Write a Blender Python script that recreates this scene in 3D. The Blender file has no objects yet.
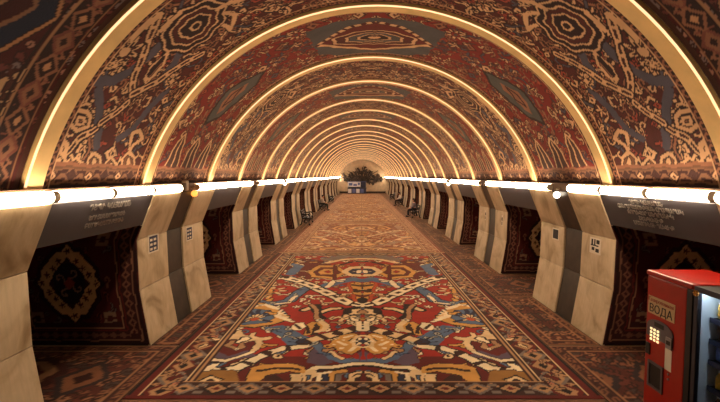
import bpy, bmesh, math, random
import numpy as np
from mathutils import Vector, Matrix
from math import sin, cos, pi, radians, atan, tan, sqrt, asin

C = bpy.context.scene.collection
random.seed(7)
rng = np.random.default_rng(11)

# ------------------------------------------------------------------ measures (metres)
H = 3.0                                   # camera height
CX = -0.27                                # camera lies a little left of the hall axis
F, VX, VY = 430.0, 361.0, 201.0
TH = radians(3.354)
P = 5.55                                  # one pillar + one passage
PIL0, PILL = 1.88, 3.08                   # first pillar starts, pillar length
NP = 12
END = PIL0 + P*NP + 5.55                  # end wall
R, ZC = 4.10, 1.70                        # vault radius and centre height
FOOT = asin((2.85-ZC)/R)                  # angle of vault foot
LARC = R*(pi-2*FOOT)
PROFILE = [(3.83, 2.68), (4.16, 1.885), (4.14, 1.0), (3.98, 0.0)]
RUGL, RUGR = -3.47, 3.00
RUGC, RUGW = (RUGL+RUGR)/2, (RUGR-RUGL)/2
RUG0, RUGLEN = 5.60, 11.10
ORD = ['first','second','third','fourth','fifth','sixth','seventh','eighth','ninth','tenth','eleventh','twelfth','thirteenth','fourteenth','fifteenth']

def lin(c):
    r = []
    for v in c[:3]:
        v = v/255.0
        r.append(v/12.92 if v <= .04045 else ((v+.055)/1.055)**2.4)
    return tuple(r)

# ------------------------------------------------------------------ materials
def mat(name):
    m = bpy.data.materials.new(name); m.use_nodes = True
    return m, m.node_tree.nodes, m.node_tree.links, m.node_tree.nodes['Principled BSDF']

def plain(name, col, rough=.6, metal=0.0, noise=0.0, nscale=8.0, bump=0.0, spec=.5, emit=0.0, ecol=None):
    m, n, l, b = mat(name)
    b.inputs['Base Color'].default_value = (*lin(col), 1)
    b.inputs['Roughness'].default_value = rough
    b.inputs['Metallic'].default_value = metal
    b.inputs['Specular IOR Level'].default_value = spec
    if emit:
        b.inputs['Emission Color'].default_value = (*(ecol or lin(col)), 1)
        b.inputs['Emission Strength'].default_value = emit
    if noise or bump:
        tc = n.new('ShaderNodeTexCoord')
        t = n.new('ShaderNodeTexNoise'); t.inputs['Scale'].default_value = nscale; t.inputs['Detail'].default_value = 6
        l.new(tc.outputs['Object'], t.inputs['Vector'])
        if noise:
            cr = n.new('ShaderNodeValToRGB')
            a = lin([max(0, v*(1-noise)) for v in col]); c = lin([min(255, v*(1+noise)) for v in col])
            cr.color_ramp.elements[0].position = .3; cr.color_ramp.elements[1].position = .7
            cr.color_ramp.elements[0].color = (*a, 1); cr.color_ramp.elements[1].color = (*c, 1)
            l.new(t.outputs['Fac'], cr.inputs['Fac']); l.new(cr.outputs['Color'], b.inputs['Base Color'])
        if bump:
            bp = n.new('ShaderNodeBump'); bp.inputs['Strength'].default_value = bump; bp.inputs['Distance'].default_value = .01
            l.new(t.outputs['Fac'], bp.inputs['Height']); l.new(bp.outputs['Normal'], b.inputs['Normal'])
    return m

def carpet_mat():
    m, n, l, b = mat('woven_carpet')
    at = n.new('ShaderNodeAttribute'); at.attribute_name = 'dye'
    tc = n.new('ShaderNodeTexCoord')
    big = n.new('ShaderNodeTexNoise'); big.inputs['Scale'].default_value = 3.0; big.inputs['Detail'].default_value = 8
    l.new(tc.outputs['Object'], big.inputs['Vector'])
    mr = n.new('ShaderNodeMapRange'); mr.inputs['From Min'].default_value = .3; mr.inputs['From Max'].default_value = .7
    mr.inputs['To Min'].default_value = .8; mr.inputs['To Max'].default_value = 1.12
    l.new(big.outputs['Fac'], mr.inputs['Value'])
    mx = n.new('ShaderNodeVectorMath'); mx.operation = 'SCALE'
    l.new(at.outputs['Color'], mx.inputs[0]); l.new(mr.outputs['Result'], mx.inputs['Scale'])
    l.new(mx.outputs['Vector'], b.inputs['Base Color'])
    b.inputs['Roughness'].default_value = .8
    b.inputs['Specular IOR Level'].default_value = .25
    b.inputs['Sheen Weight'].default_value = .28; b.inputs['Sheen Roughness'].default_value = .22; b.inputs['Sheen Tint'].default_value = (1.0, .68, .38, 1)
    w = n.new('ShaderNodeTexNoise'); w.inputs['Scale'].default_value = 60; w.inputs['Detail'].default_value = 3
    l.new(tc.outputs['Object'], w.inputs['Vector'])
    bp = n.new('ShaderNodeBump'); bp.inputs['Strength'].default_value = .35; bp.inputs['Distance'].default_value = .01
    l.new(w.outputs['Fac'], bp.inputs['Height']); l.new(bp.outputs['Normal'], b.inputs['Normal'])
    return m

def stone_mat():
    m, n, l, b = mat('travertine')
    tc = n.new('ShaderNodeTexCoord'); oi = n.new('ShaderNodeObjectInfo')
    ad = n.new('ShaderNodeVectorMath'); ad.operation = 'ADD'
    sc = n.new('ShaderNodeVectorMath'); sc.operation = 'SCALE'; sc.inputs['Scale'].default_value = 13.0
    cb = n.new('ShaderNodeCombineXYZ'); l.new(oi.outputs['Random'], cb.inputs[0]); l.new(oi.outputs['Random'], cb.inputs[1])
    l.new(cb.outputs[0], sc.inputs[0]); l.new(tc.outputs['Object'], ad.inputs[0]); l.new(sc.outputs[0], ad.inputs[1])
    t = n.new('ShaderNodeTexNoise'); t.inputs['Scale'].default_value = 1.6; t.inputs['Detail'].default_value = 9; t.inputs['Distortion'].default_value = 1.2
    l.new(ad.outputs[0], t.inputs['Vector'])
    cr = n.new('ShaderNodeValToRGB')
    e = cr.color_ramp.elements
    e[0].position = .25; e[0].color = (*lin((150, 124, 88)), 1)
    e[1].position = .62; e[1].color = (*lin((210, 188, 154)), 1)
    k = e.new(.45); k.color = (*lin((194, 170, 134)), 1)
    l.new(t.outputs['Fac'], cr.inputs['Fac'])
    t2 = n.new('ShaderNodeTexNoise'); t2.inputs['Scale'].default_value = 22; t2.inputs['Detail'].default_value = 5
    mp = n.new('ShaderNodeMapping'); mp.inputs['Scale'].default_value = (.25, 1.0, .16); l.new(ad.outputs[0], mp.inputs['Vector'])
    l.new(mp.outputs['Vector'], t2.inputs['Vector'])
    mr = n.new('ShaderNodeMapRange'); mr.inputs['To Min'].default_value = .80; mr.inputs['To Max'].default_value = 1.12
    l.new(t2.outputs['Fac'], mr.inputs['Value'])
    mx = n.new('ShaderNodeVectorMath'); mx.operation = 'SCALE'
    l.new(cr.outputs['Color'], mx.inputs[0]); l.new(mr.outputs['Result'], mx.inputs['Scale'])
    l.new(mx.outputs['Vector'], b.inputs['Base Color'])
    b.inputs['Roughness'].default_value = .45
    return m

M = {}
M['carpet'] = carpet_mat()
M['stone'] = stone_mat()
M['marble'] = plain('brown_marble', (50, 40, 31), .4, noise=.25, nscale=5)
M['core'] = plain('pillar_concrete', (60, 46, 38), .8, noise=.15)
M['lintel'] = plain('dark_panel', (62, 58, 62), .5, noise=.08, nscale=2)
M['gold'] = plain('gold_paint', (224, 186, 122), .45, metal=.1, noise=.06, nscale=3)
M['plaster'] = plain('end_plaster', (226, 196, 160), .8, noise=.06, nscale=2)
M['vault'] = plain('vault_plaster', (86, 48, 34), .9)
M['cornice'] = plain('cornice_paint', (112, 82, 58), .6, noise=.08)
M['floor'] = plain('floor_stone', (60, 40, 34), .5, noise=.2, nscale=4)
M['wallside'] = plain('side_wall', (48, 34, 30), .8, noise=.2)
M['dark_base'] = plain('dark_baseboard', (58, 38, 30), .5)
M['letters'] = plain('silver_letters', (150, 142, 134), .35, metal=.4)
M['led'] = plain('led_strip', (255, 190, 110), .5, emit=1.0, ecol=(1.0, .64, .34))
M['tube'] = plain('lamp_diffuser', (255, 245, 230), .5, emit=33.0, ecol=(1.0, .78, .54))
M['cap'] = plain('lamp_cap', (176, 156, 130), .6)
M['globe_warm'] = plain('globe_warm', (255, 180, 90), .3, emit=1.3, ecol=(1.0, .36, .06))
M['globe_white'] = plain('globe_white', (255, 240, 220), .3, emit=5.0, ecol=(1.0, .85, .65))
M['paper'] = plain('paper', (220, 208, 188), .8)
M['blueprint'] = plain('notice_blue', (44, 46, 72), .7)
M['ink'] = plain('ink', (28, 24, 24), .7)
M['iron'] = plain('cast_iron', (30, 24, 24), .45, metal=.5)
M['wood'] = plain('bench_wood', (44, 26, 20), .5, noise=.25, nscale=12)
M['metal_leaf'] = plain('dark_bronze', (70, 58, 50), .45, metal=.5, noise=.4, nscale=1.5)
M['red'] = plain('red_enamel', (160, 28, 17), .3, noise=.04)
M['black'] = plain('black_plastic', (16, 15, 17), .4)
M['steel'] = plain('brushed_steel', (150, 148, 150), .35, metal=.8)
M['keyplate'] = plain('keypad_plate', (104, 98, 102), .4, metal=.5)
M['key'] = plain('lit_key', (255, 220, 150), .4, emit=.9, ecol=(1.0, .75, .38))
M['cream_plate'] = plain('sign_plate', (196, 164, 118), .5)
M['sign_ink'] = plain('sign_letters', (40, 26, 22), .6)
M['sign_red'] = plain('sign_script', (150, 60, 40), .6)
M['frame'] = plain('machine_frame', (64, 64, 72), .35, metal=.6)
M['inner'] = plain('machine_lining', (205, 216, 226), .5)
M['coolled'] = plain('cool_tube', (235, 245, 255), .4, emit=15.0, ecol=(.80, .92, 1.0))
M['brass'] = plain('brass', (190, 130, 60), .35, metal=.8)
M['bluepanel'] = plain('booth_blue', (92, 104, 160), .5)
M['whitepanel'] = plain('booth_white', (225, 222, 226), .5)
M['navy'] = plain('booth_navy', (42, 44, 74), .5)
def glass_mat():
    m, n, l, b = mat('machine_glass')
    b.inputs['Base Color'].default_value = (.9, .95, 1, 1); b.inputs['Roughness'].default_value = .02
    b.inputs['Transmission Weight'].default_value = 1.0; b.inputs['IOR'].default_value = 1.02
    return m
M['glass'] = glass_mat()

# ------------------------------------------------------------------ object helpers
def link(name, me, m=None, parent=None, loc=(0, 0, 0)):
    o = bpy.data.objects.new(name, me); C.objects.link(o)
    if m is not None and me is not None and not me.materials: me.materials.append(m)
    if parent is not None: o.parent = parent
    o.location = loc
    return o
def tag(o, label, cat, group=None, kind=None):
    o['label'] = label; o['category'] = cat
    if group: o['group'] = group
    if kind: o['kind'] = kind
    return o
def empty(name, loc, label, cat, group=None, kind=None, rz=0):
    o = bpy.data.objects.new(name, None); C.objects.link(o); o.location = loc; o.rotation_euler = (0, 0, rz)
    o.empty_display_size = .2
    return tag(o, label, cat, group, kind)
def copy_tree(o, parent=None):
    c = o.copy(); C.objects.link(c)
    if parent is not None: c.parent = parent
    for ch in list(o.children): copy_tree(ch, c)
    return c
def bm_mesh(bm, name, smooth=False):
    bmesh.ops.recalc_face_normals(bm, faces=bm.faces)
    me = bpy.data.meshes.new(name); bm.to_mesh(me); bm.free()
    if smooth: me.polygons.foreach_set('use_smooth', [True]*len(me.polygons))
    return me
def add_box(bm, x0, x1, y0, y1, z0, z1, bev=0.0):
    g = bmesh.ops.create_cube(bm, size=1.0)
    vs = g['verts']
    bmesh.ops.scale(bm, vec=(abs(x1-x0), abs(y1-y0), abs(z1-z0)), verts=vs)
    bmesh.ops.translate(bm, vec=((x0+x1)/2, (y0+y1)/2, (z0+z1)/2), verts=vs)
    if bev:
        es = list({e for v in vs for e in v.link_edges})
        bmesh.ops.bevel(bm, geom=es, offset=bev, segments=2, affect='EDGES', profile=.6)
def box(name, x0, x1, y0, y1, z0, z1, m, parent=None, bev=0.0):
    bm = bmesh.new(); add_box(bm, x0, x1, y0, y1, z0, z1, bev)
    return link(name, bm_mesh(bm, name), m, parent)
def add_prism_y(bm, pts, y0, y1):          # polygon in (x,z) extruded along y
    a = [bm.verts.new((x, y0, z)) for x, z in pts]; b = [bm.verts.new((x, y1, z)) for x, z in pts]
    n = len(pts)
    bm.faces.new(a); bm.faces.new(b[::-1])
    for i in range(n): bm.faces.new((a[i], a[(i+1) % n], b[(i+1) % n], b[i]))
def add_tube(bm, pts, r, seg=8, closed=False):
    pts = [Vector(p) for p in pts]; rings = []
    n = len(pts)
    for i, p in enumerate(pts):
        if closed: d = pts[(i+1) % n]-pts[i-1]
        else: d = pts[min(i+1, n-1)]-pts[max(i-1, 0)]
        d.normalize()
        a = d.cross(Vector((0, 0, 1)))
        if a.length < .05: a = d.cross(Vector((0, 1, 0)))
        a.normalize(); b = d.cross(a)
        rr = r[i] if isinstance(r, (list, tuple)) else r
        rings.append([bm.verts.new(p+a*rr*cos(2*pi*k/seg)+b*rr*sin(2*pi*k/seg)) for k in range(seg)])
    m = n if closed else n-1
    for i in range(m):
        A, B = rings[i], rings[(i+1) % n]
        for k in range(seg): bm.faces.new((A[k], A[(k+1) % seg], B[(k+1) % seg], B[k]))
    if not closed:
        bm.faces.new(rings[0][::-1]); bm.faces.new(rings[-1])
def struct(o): o['kind'] = 'structure'; return o
def text(name, s, size, m, parent, mw, depth=.006, align='CENTER', bold=0.0):
    cu = bpy.data.curves.new(name, 'FONT'); cu.body = s; cu.size = size; cu.extrude = depth; cu.offset = bold
    cu.align_x = align; cu.align_y = 'CENTER'
    o = bpy.data.objects.new(name+'_source', cu); C.objects.link(o)
    dg = bpy.context.evaluated_depsgraph_get(); dg.update()
    me = bpy.data.meshes.new_from_object(o.evaluated_get(dg))
    bpy.data.objects.remove(o)
    me.materials.clear()
    t = link(name, me, m, parent); t.matrix_local = mw
    return t
def basis(xa, ya, loc):
    xa = Vector(xa).normalized(); ya = Vector(ya).normalized(); za = xa.cross(ya)
    return Matrix(((xa.x, ya.x, za.x, loc[0]), (xa.y, ya.y, za.y, loc[1]), (xa.z, ya.z, za.z, loc[2]), (0, 0, 0, 1)))

# ------------------------------------------------------------------ carpet design tools
RED, DRED, BRN, DK = (158, 34, 20), (98, 22, 16), (58, 26, 19), (26, 14, 13)
CRM, TAN, GOLD, WHT = (226, 194, 146), (176, 132, 92), (208, 152, 76), (240, 220, 182)
BLU, NAVY, ORG, GRY, ROSE = (84, 106, 136), (36, 42, 68), (186, 78, 36), (118, 104, 96), (190, 120, 90)
PURP = (92, 74, 92)

class Design:
    """Dyes on a grid of knots; shapes are drawn in carpet coordinates (metres)."""
    def __init__(s, U, V, base, wob=.012):
        s.u = U + wob*np.sin(V*9.1+U*3.3) + wob*.6*np.sin(V*23+1.3)
        s.v = V + wob*np.sin(U*8.3+V*2.1) + wob*.6*np.sin(U*21+.4)
        s.c = np.empty(U.shape+(3,), dtype=np.float32); s.c[:] = lin(base)
        s.mask = None
    def put(s, m, col):
        if s.mask is not None: m = m & s.mask
        s.c[m] = lin(col)
    def poly(s, pts, col):
        pts = [tuple(p) for p in pts]
        x0 = min(p[0] for p in pts); x1 = max(p[0] for p in pts); y0 = min(p[1] for p in pts); y1 = max(p[1] for p in pts)
        bb = (s.u >= x0) & (s.u <= x1) & (s.v >= y0) & (s.v <= y1)
        if not bb.any(): return
        u = s.u[bb]; v = s.v[bb]; ins = np.zeros(u.shape, bool)
        n = len(pts)
        for i in range(n):
            (ax, ay), (bx, by) = pts[i], pts[(i+1) % n]
            if ay == by: continue
            cond = ((ay > v) != (by > v)) & (u < (bx-ax)*(v-ay)/(by-ay)+ax)
            ins ^= cond
        m = np.zeros(s.u.shape, bool); m[bb] = ins
        s.put(m, col)
    def stroke(s, pts, w, col, closed=False, dash=None):
        pts = [tuple(p) for p in pts]
        if closed: pts = pts+[pts[0]]
        r = w/2
        m = np.zeros(s.u.shape, bool); acc = 0.0
        for (ax, ay), (bx, by) in zip(pts[:-1], pts[1:]):
            dx, dy = bx-ax, by-ay; L2 = dx*dx+dy*dy
            if L2 == 0: continue
            bb = (s.u >= min(ax, bx)-r) & (s.u <= max(ax, bx)+r) & (s.v >= min(ay, by)-r) & (s.v <= max(ay, by)+r)
            if not bb.any(): acc += sqrt(L2); continue
            u = s.u[bb]; v = s.v[bb]
            t = np.clip(((u-ax)*dx+(v-ay)*dy)/L2, 0, 1)
            d = (u-ax-t*dx)**2+(v-ay-t*dy)**2
            ok = d < r*r
            if dash: ok &= ((acc+t*sqrt(L2)) % dash[0]) < dash[1]
            mm = np.zeros(s.u.shape, bool); mm[bb] = ok
            m |= mm; acc += sqrt(L2)
        s.put(m, col)
    def outlined(s, pts, fill, line, w):
        s.poly(pts, fill); s.stroke(pts, w, line, closed=True)
    def rect(s, u0, u1, v0, v1, col): s.put((s.u >= u0) & (s.u <= u1) & (s.v >= v0) & (s.v <= v1), col)
    def diamond(s, cu, cv, ru, rv, col): s.put(np.abs(s.u-cu)/ru+np.abs(s.v-cv)/rv < 1, col)
    def ell(s, cu, cv, ru, rv, col): s.put(((s.u-cu)/ru)**2+((s.v-cv)/rv)**2 < 1, col)
    def octo(s, cu, cv, ru, rv, col):
        a, b = np.abs(s.u-cu)/ru, np.abs(s.v-cv)/rv
        s.put((a < 1) & (b < 1) & (a+b < 1.42), col)
    def star(s, cu, cv, r, n, col, ph=0.0, k=.35):
        du, dv = s.u-cu, s.v-cv
        s.put(np.hypot(du, dv) < r*(1-k+k*np.cos(n*np.arctan2(dv, du)+ph)), col)
    def rosette(s, cu, cv, r, a, b, c):
        s.star(cu, cv, r*1.15, 8, DK); s.star(cu, cv, r, 8, a); s.octo(cu, cv, r*.5, r*.5, b); s.diamond(cu, cv, r*.3, r*.3, c)
    def hook(s, cu, cv, r, ang, col, w, line=None):
        base = [(-1, -.6), (-.3, -.2), (-.1, .5), (.35, .75), (.8, .5), (.75, 0), (.4, .05)]
        ca, sa = cos(ang), sin(ang)
        pts = [(cu+r*(x*ca-y*sa), cv+r*(x*sa+y*ca)) for x, y in base]
        if line: s.stroke(pts, w*2.0, line)
        s.stroke(pts, w, col)
    def vine(s, along, lo, hi, per, base, cols, axis=1, edge=None, ew=.02, phase=0.0):
        """border: lozenges and flowers in a row between lo and hi, running along axis."""
        a, b = (s.u, s.v) if axis == 1 else (s.v, s.u)
        band = (a >= lo) & (a <= hi)
        if along is not None: band &= (b >= along[0]) & (b <= along[1])
        s.put(band, base)
        mid, hw = (lo+hi)/2, (hi-lo)/2
        q = b/per+phase
        i = np.floor(q).astype(int); f = (q-i)-.5
        x, y = (a-mid)/hw, f*per/hw
        zz = np.abs(((q*2) % 2)-1)*2-1
        s.put(band & (np.abs(x-zz*.75) < .17), cols[4 % len(cols)])
        for k in range(2):
            sel = band & (i % 2 == k)
            d = np.abs(x)+np.abs(y)*.8
            s.put(sel & (d < .95), cols[(k*3) % len(cols)])
            s.put(sel & (d < .66), cols[(k*3+1) % len(cols)])
            s.put(sel & (d < .30), cols[(k*3+2) % len(cols)])
        s.put(band & (np.abs(y) > .9) & (np.abs(np.abs(x)-.55) < .22), cols[3 % len(cols)])
        if edge: s.put(((a >= lo-ew) & (a <= lo+ew) | (a >= hi-ew) & (a <= hi+ew)) & ((b >= along[0]) & (b <= along[1]) if along is not None else True), edge)
    def contour(s, level, col, rows=1):
        """a dark knot line round every pale figure."""
        lum = s.c[..., 0]*.3+s.c[..., 1]*.6+s.c[..., 2]*.1
        m = lum > level; d = m.copy()
        for _ in range(rows):
            e = d.copy(); e[1:] |= d[:-1]; e[:-1] |= d[1:]; e[:, 1:] |= d[:, :-1]; e[:, :-1] |= d[:, 1:]; d = e
        s.put(d & ~m, col)
    def fill_hooks(s, n, u0, u1, v0, v1, r0, r1, cols, w, line, seed, keep=None):
        g = np.random.default_rng(seed)
        for _ in range(n):
            cu, cv = g.uniform(u0, u1), g.uniform(v0, v1)
            if keep is not None and not keep(cu, cv): continue
            k = g.integers(0, 5); r = g.uniform(r0, r1); col = cols[g.integers(len(cols))]
            a = g.uniform(0, 6.28)
            if k < 3: s.hook(cu, cv, r, a, col, w*g.uniform(.8, 1.3), line)
            elif k == 3: s.diamond(cu, cv, r*.75, r, line); s.diamond(cu, cv, r*.55, r*.75, col); s.diamond(cu, cv, r*.25, r*.3, line)
            else: s.star(cu, cv, r*.8, 5, line); s.star(cu, cv, r*.62, 5, col, k=.5)

def grid_mesh(name, pos, col, skirt=None):
    """pos (n,m,3) and col (n,m,3) -> mesh of knots with a turned-down edge."""
    n, m = pos.shape[:2]
    verts = pos.reshape(-1, 3); cols = col.reshape(-1, 3)
    idx = np.arange(n*m).reshape(n, m)
    q = np.stack([idx[:-1, :-1], idx[1:, :-1], idx[1:, 1:], idx[:-1, 1:]], -1).reshape(-1, 4)
    if skirt is not None:
        loop = np.concatenate([idx[:, 0], idx[-1, 1:], idx[-2::-1, -1], idx[0, -2:0:-1]])
        off = np.asarray(skirt, dtype=np.float64)
        low = verts[loop]+(off.reshape(-1, 3)[loop] if off.ndim == 3 else off)
        base = len(verts); k = len(loop)
        verts = np.concatenate([verts, low]); cols = np.concatenate([cols, cols[loop]])
        li = np.arange(k); lj = (li+1) % k
        q = np.concatenate([q, np.stack([loop[lj], loop[li], base+li, base+lj], -1)])
    me = bpy.data.meshes.new(name)
    me.vertices.add(len(verts)); me.vertices.foreach_set('co', verts.astype(np.float32).ravel())
    me.loops.add(q.size); me.loops.foreach_set('vertex_index', q.astype(np.int32).ravel())
    me.polygons.add(len(q)); me.polygons.foreach_set('loop_start', np.arange(0, q.size, 4, dtype=np.int32))
    me.update(calc_edges=True)
    at = me.color_attributes.new('dye', 'FLOAT_COLOR', 'POINT')
    at.data.foreach_set('color', np.concatenate([cols, np.ones((len(cols), 1))], 1).astype(np.float32).ravel())
    me.materials.append(M['carpet'])
    return me

# picture measurements -> points on the floor or on the vault
def ray(x, y):
    a, b = (x-VX)/F, (VY-y)/F
    return Vector((a, cos(TH)+b*sin(TH), -sin(TH)+b*cos(TH)))
def on_floor(x, y):
    d = ray(x, y); t = -H/d.z
    return d.x*t+CX, d.y*t
def on_vault(x, y):
    d = ray(x, y); ox, oz = CX, H-ZC
    a = d.x**2+d.z**2; b = 2*(ox*d.x+oz*d.z); c = ox*ox+oz*oz-(R-.02)**2
    t = (-b+sqrt(b*b-4*a*c))/(2*a)
    X, Z = ox+d.x*t, oz+d.z*t
    ang = math.atan2(Z, -X)                         # from the left foot upwards
    return (ang-FOOT)*R, d.y*t

# ------------------------------------------------------------------ the floor rugs
def rug_design(pal):
    RED, DRED, BRN, DK, CRM, TAN, GOLD, WHT, BLU, NAVY, ORG, GRY, PURP = pal
    nu, nv = 300, 440
    x = np.linspace(RUGL, RUGR, nu); y = np.linspace(0, RUGLEN, nv)
    X, Y = np.meshgrid(x, y, indexing='ij')
    U = np.abs(X-RUGC)
    D = Design(U, Y, RED)
    def fl(crop, pts):
        ox, oy, sc = crop
        r = []
        for cx, cy in pts:
            X_, Y_ = on_floor(ox+cx/sc, oy+cy/sc)
            r.append((RUGC-X_, Y_-RUG0))
        return r
    A = (180, 240, 3.79); B = (120, 320, 3.79); E = (290, 320, 3.79)
    # ground tints
    D.poly([(0, 0), (3, 0), (3, 1.6), (0, 1.2)], DRED)
    D.poly(fl(A, [(686, 300), (600, 310), (470, 345), (420, 398), (686, 398)]), RED)
    D.poly(fl(A, [(380, 75), (480, 70), (560, 85), (600, 120), (540, 150), (470, 150), (400, 120)]), DRED)
    D.fill_hooks(190, 0, 2.6, .6, 10.6, .10, .20, [CRM, TAN, GOLD, WHT, CRM, BLU], .045, BRN, 3)
    # blue ribbons
    D.stroke(fl(A, [(255, 225), (310, 240), (370, 243), (415, 232), (445, 205), (480, 184), (530, 184)]), .36, DK)
    D.stroke(fl(A, [(255, 225), (310, 240), (370, 243), (415, 232), (445, 205), (480, 184), (530, 184)]), .28, BLU)
    D.stroke(fl(A, [(530, 184), (585, 165), (650, 150), (686, 155)]), .40, BLU)
    D.poly(fl(A, [(335, 338), (392, 334), (442, 356), (490, 370), (508, 398), (440, 398), (395, 376)]), BLU)
    D.poly(fl(B, [(540, 30), (620, 22), (700, 62), (705, 105), (640, 110), (610, 70)]), BLU)
    D.stroke(fl(E, [(0, 80), (60, 75), (110, 105), (150, 140), (200, 158), (269, 162)]), .19, BLU)
    D.poly(fl(E, [(90, 110), (165, 165), (120, 175), (60, 165), (70, 130)]), PURP)
    D.stroke(fl(A, [(300, 75), (380, 65), (450, 100), (420, 130)]), .34, BLU)
    D.stroke(fl(A, [(560, 75), (640, 62), (686, 66)]), .5, GRY)
    D.stroke(fl(A, [(365, 245), (410, 240), (440, 215)]), .10, WHT)
    D.stroke(fl(A, [(560, 180), (580, 160), (620, 152)]), .16, WHT)
    # cream rods with dark ticks
    for pts in ([(322, 165), (350, 148), (395, 143), (440, 155), (490, 172), (540, 195), (600, 222), (645, 243), (686, 248)],):
        D.stroke(fl(A, pts), .42, DK); D.stroke(fl(A, pts), .31, WHT); D.stroke(fl(A, pts), .11, BRN, dash=(.42, .24)); D.stroke(fl(A, pts), .31, BRN, dash=(.84, .06))
    D.stroke(fl(A, [(290, 235), (330, 185), (352, 160)]), .2, CRM)
    for pts in ([(285, 185), (370, 195), (440, 187), (500, 160), (560, 128), (620, 110), (700, 103)],):
        D.stroke(fl(B, pts), .24, DK); D.stroke(fl(B, pts), .17, WHT); D.stroke(fl(B, pts), .17, BRN, dash=(.42, .10))
    pts = [(470, 390), (530, 374), (600, 356), (660, 338)]
    D.stroke(fl(A, pts), .30, DK); D.stroke(fl(A, pts), .22, CRM); D.stroke(fl(A, pts), .22, BRN, dash=(.34, .12))
    # fan medallion at the side
    D.poly(fl(A, [(172, 330), (200, 290), (250, 260), (322, 244), (372, 262), (398, 282), (425, 288), (402, 308), (350, 326), (280, 338)]), DK)
    D.poly(fl(A, [(180, 326), (205, 290), (250, 263), (320, 248), (368, 266), (396, 286), (418, 290), (398, 306), (350, 322), (280, 334)]), GOLD)
    for k in range(6):
        a = .5+k*.16
        D.stroke(fl(A, [(360, 290), (360+50*a, 268+k*9)]), .07, WHT)
    D.poly(fl(A, [(200, 312), (228, 285), (285, 262), (345, 268), (362, 298), (325, 318), (240, 326)]), BLU)
    for (ex, ey) in ((225, 300), (240, 287), (270, 274), (300, 268), (335, 272), (350, 285), (225, 318), (340, 312)):
        D.stroke(fl(A, [(285, 302), (ex, ey)]), .10, NAVY); D.stroke(fl(A, [(285, 302), ((285+ex)/2, (302+ey)/2)]), .05, CRM)
    D.ell(*fl(A, [(285, 302)])[0], .10, .12, ORG)
    D.stroke(fl(A, [(190, 300), (215, 280), (255, 260), (320, 246), (370, 264)]), .12, WHT)
    # upper gold hexagon and centre octagons
    hx = [(485, 122), (525, 98), (590, 98), (634, 124), (585, 150), (500, 142)]
    D.poly(fl(A, hx), GOLD); D.poly(fl(A, [(505, 122), (535, 105), (585, 105), (612, 124), (580, 142), (515, 137)]), DRED)
    D.poly(fl(A, [(525, 122), (545, 111), (578, 112), (592, 124), (575, 133), (530, 132)]), GOLD); D.poly(fl(A, [(545, 122), (565, 116), (575, 124), (560, 128)]), RED)
    D.stroke(fl(A, [(590, 95), (585, 152)]), .14, DRED)
    D.poly(fl(A, [(610, 122), (640, 104), (686, 100), (686, 140), (640, 138)]), CRM)
    D.poly(fl(A, [(635, 122), (655, 111), (686, 110), (686, 132), (655, 132)]), NAVY); D.poly(fl(A, [(665, 122), (675, 116), (686, 116), (686, 127), (672, 128)]), WHT)
    D.stroke(fl(A, [(560, 88), (620, 75), (686, 72)]), .22, CRM); D.stroke(fl(A, [(600, 98), (650, 85), (686, 83)]), .14, DK)
    D.rosette(*fl(A, [(420, 85)])[0], .5, CRM, BRN, GOLD); D.rosette(*fl(A, [(345, 195)])[0], .42, CRM, ORG, DK)
    D.stroke(fl(A, [(330, 225), (345, 205), (340, 185)]), .1, GOLD)
    # centre column of figures
    D.poly(fl(A, [(636, 170), (660, 162), (686, 165), (686, 242), (665, 232), (648, 205)]), GOLD)
    D.stroke(fl(A, [(655, 172), (686, 176)]), .16, BRN); D.stroke(fl(A, [(660, 190), (672, 198), (686, 194)]), .18, BRN); D.stroke(fl(A, [(664, 212), (686, 216)]), .16, DRED); D.ell(0, fl(A, [(686, 232)])[0][1], .14, .24, DK)
    D.stroke(fl(A, [(640, 165), (650, 205), (668, 235)]), .1, ORG)
    D.poly(fl(A, [(625, 262), (686, 252), (686, 330), (668, 318), (640, 300), (605, 300)]), DK)
    D.poly(fl(A, [(650, 268), (686, 262), (686, 282), (660, 284)]), CRM); D.poly(fl(A, [(660, 290), (686, 286), (686, 318), (675, 312)]), GRY)
    D.stroke(fl(A, [(600, 296), (630, 300), (660, 292)]), .10, CRM); D.stroke(fl(A, [(610, 310), (640, 285), (655, 280)]), .08, CRM); D.stroke(fl(A, [(672, 300), (680, 340), (686, 345)]), .12, WHT)
    D.ell(0, fl(A, [(686, 272)])[0][1], .10, .12, BRN)
    # beast figures
    D.stroke(fl(A, [(468, 268), (500, 258), (530, 278), (575, 262), (602, 262)]), .26, DK); D.stroke(fl(A, [(468, 268), (500, 258), (530, 278), (575, 262), (602, 262)]), .13, CRM)
    D.poly(fl(A, [(485, 250), (535, 245), (540, 285), (560, 305), (520, 298), (500, 275)]), DK); D.stroke(fl(A, [(500, 248), (520, 275), (515, 300)]), .10, TAN)
    D.poly(fl(A, [(475, 330), (500, 312), (535, 315), (552, 330), (535, 345), (512, 338), (495, 362), (470, 366)]), GOLD); D.stroke(fl(A, [(480, 328), (485, 355)]), .08, BRN)
    D.poly(fl(A, [(422, 335), (440, 318), (470, 316), (478, 330), (455, 345), (430, 345)]), WHT); D.stroke(fl(A, [(440, 325), (455, 338)]), .08, BRN)
    D.poly(fl(A, [(500, 340), (520, 315), (530, 330), (525, 362), (500, 366)]), BRN)
    D.stroke(fl(A, [(520, 350), (545, 345), (555, 325), (535, 312)]), .13, CRM)
    # lower centre medallion
    D.poly(fl(E, [(150, 95), (190, 70), (230, 52), (269, 45), (269, 130), (225, 128), (185, 118)]), DRED)
    for a, b in (((170, 95), (205, 75)), ((195, 110), (225, 92)), ((205, 68), (235, 62)), ((225, 122), (245, 108)), ((180, 85), (215, 98))):
        D.stroke(fl(E, [a, b]), .22, GOLD); D.stroke(fl(E, [a, b]), .07, WHT)
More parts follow.
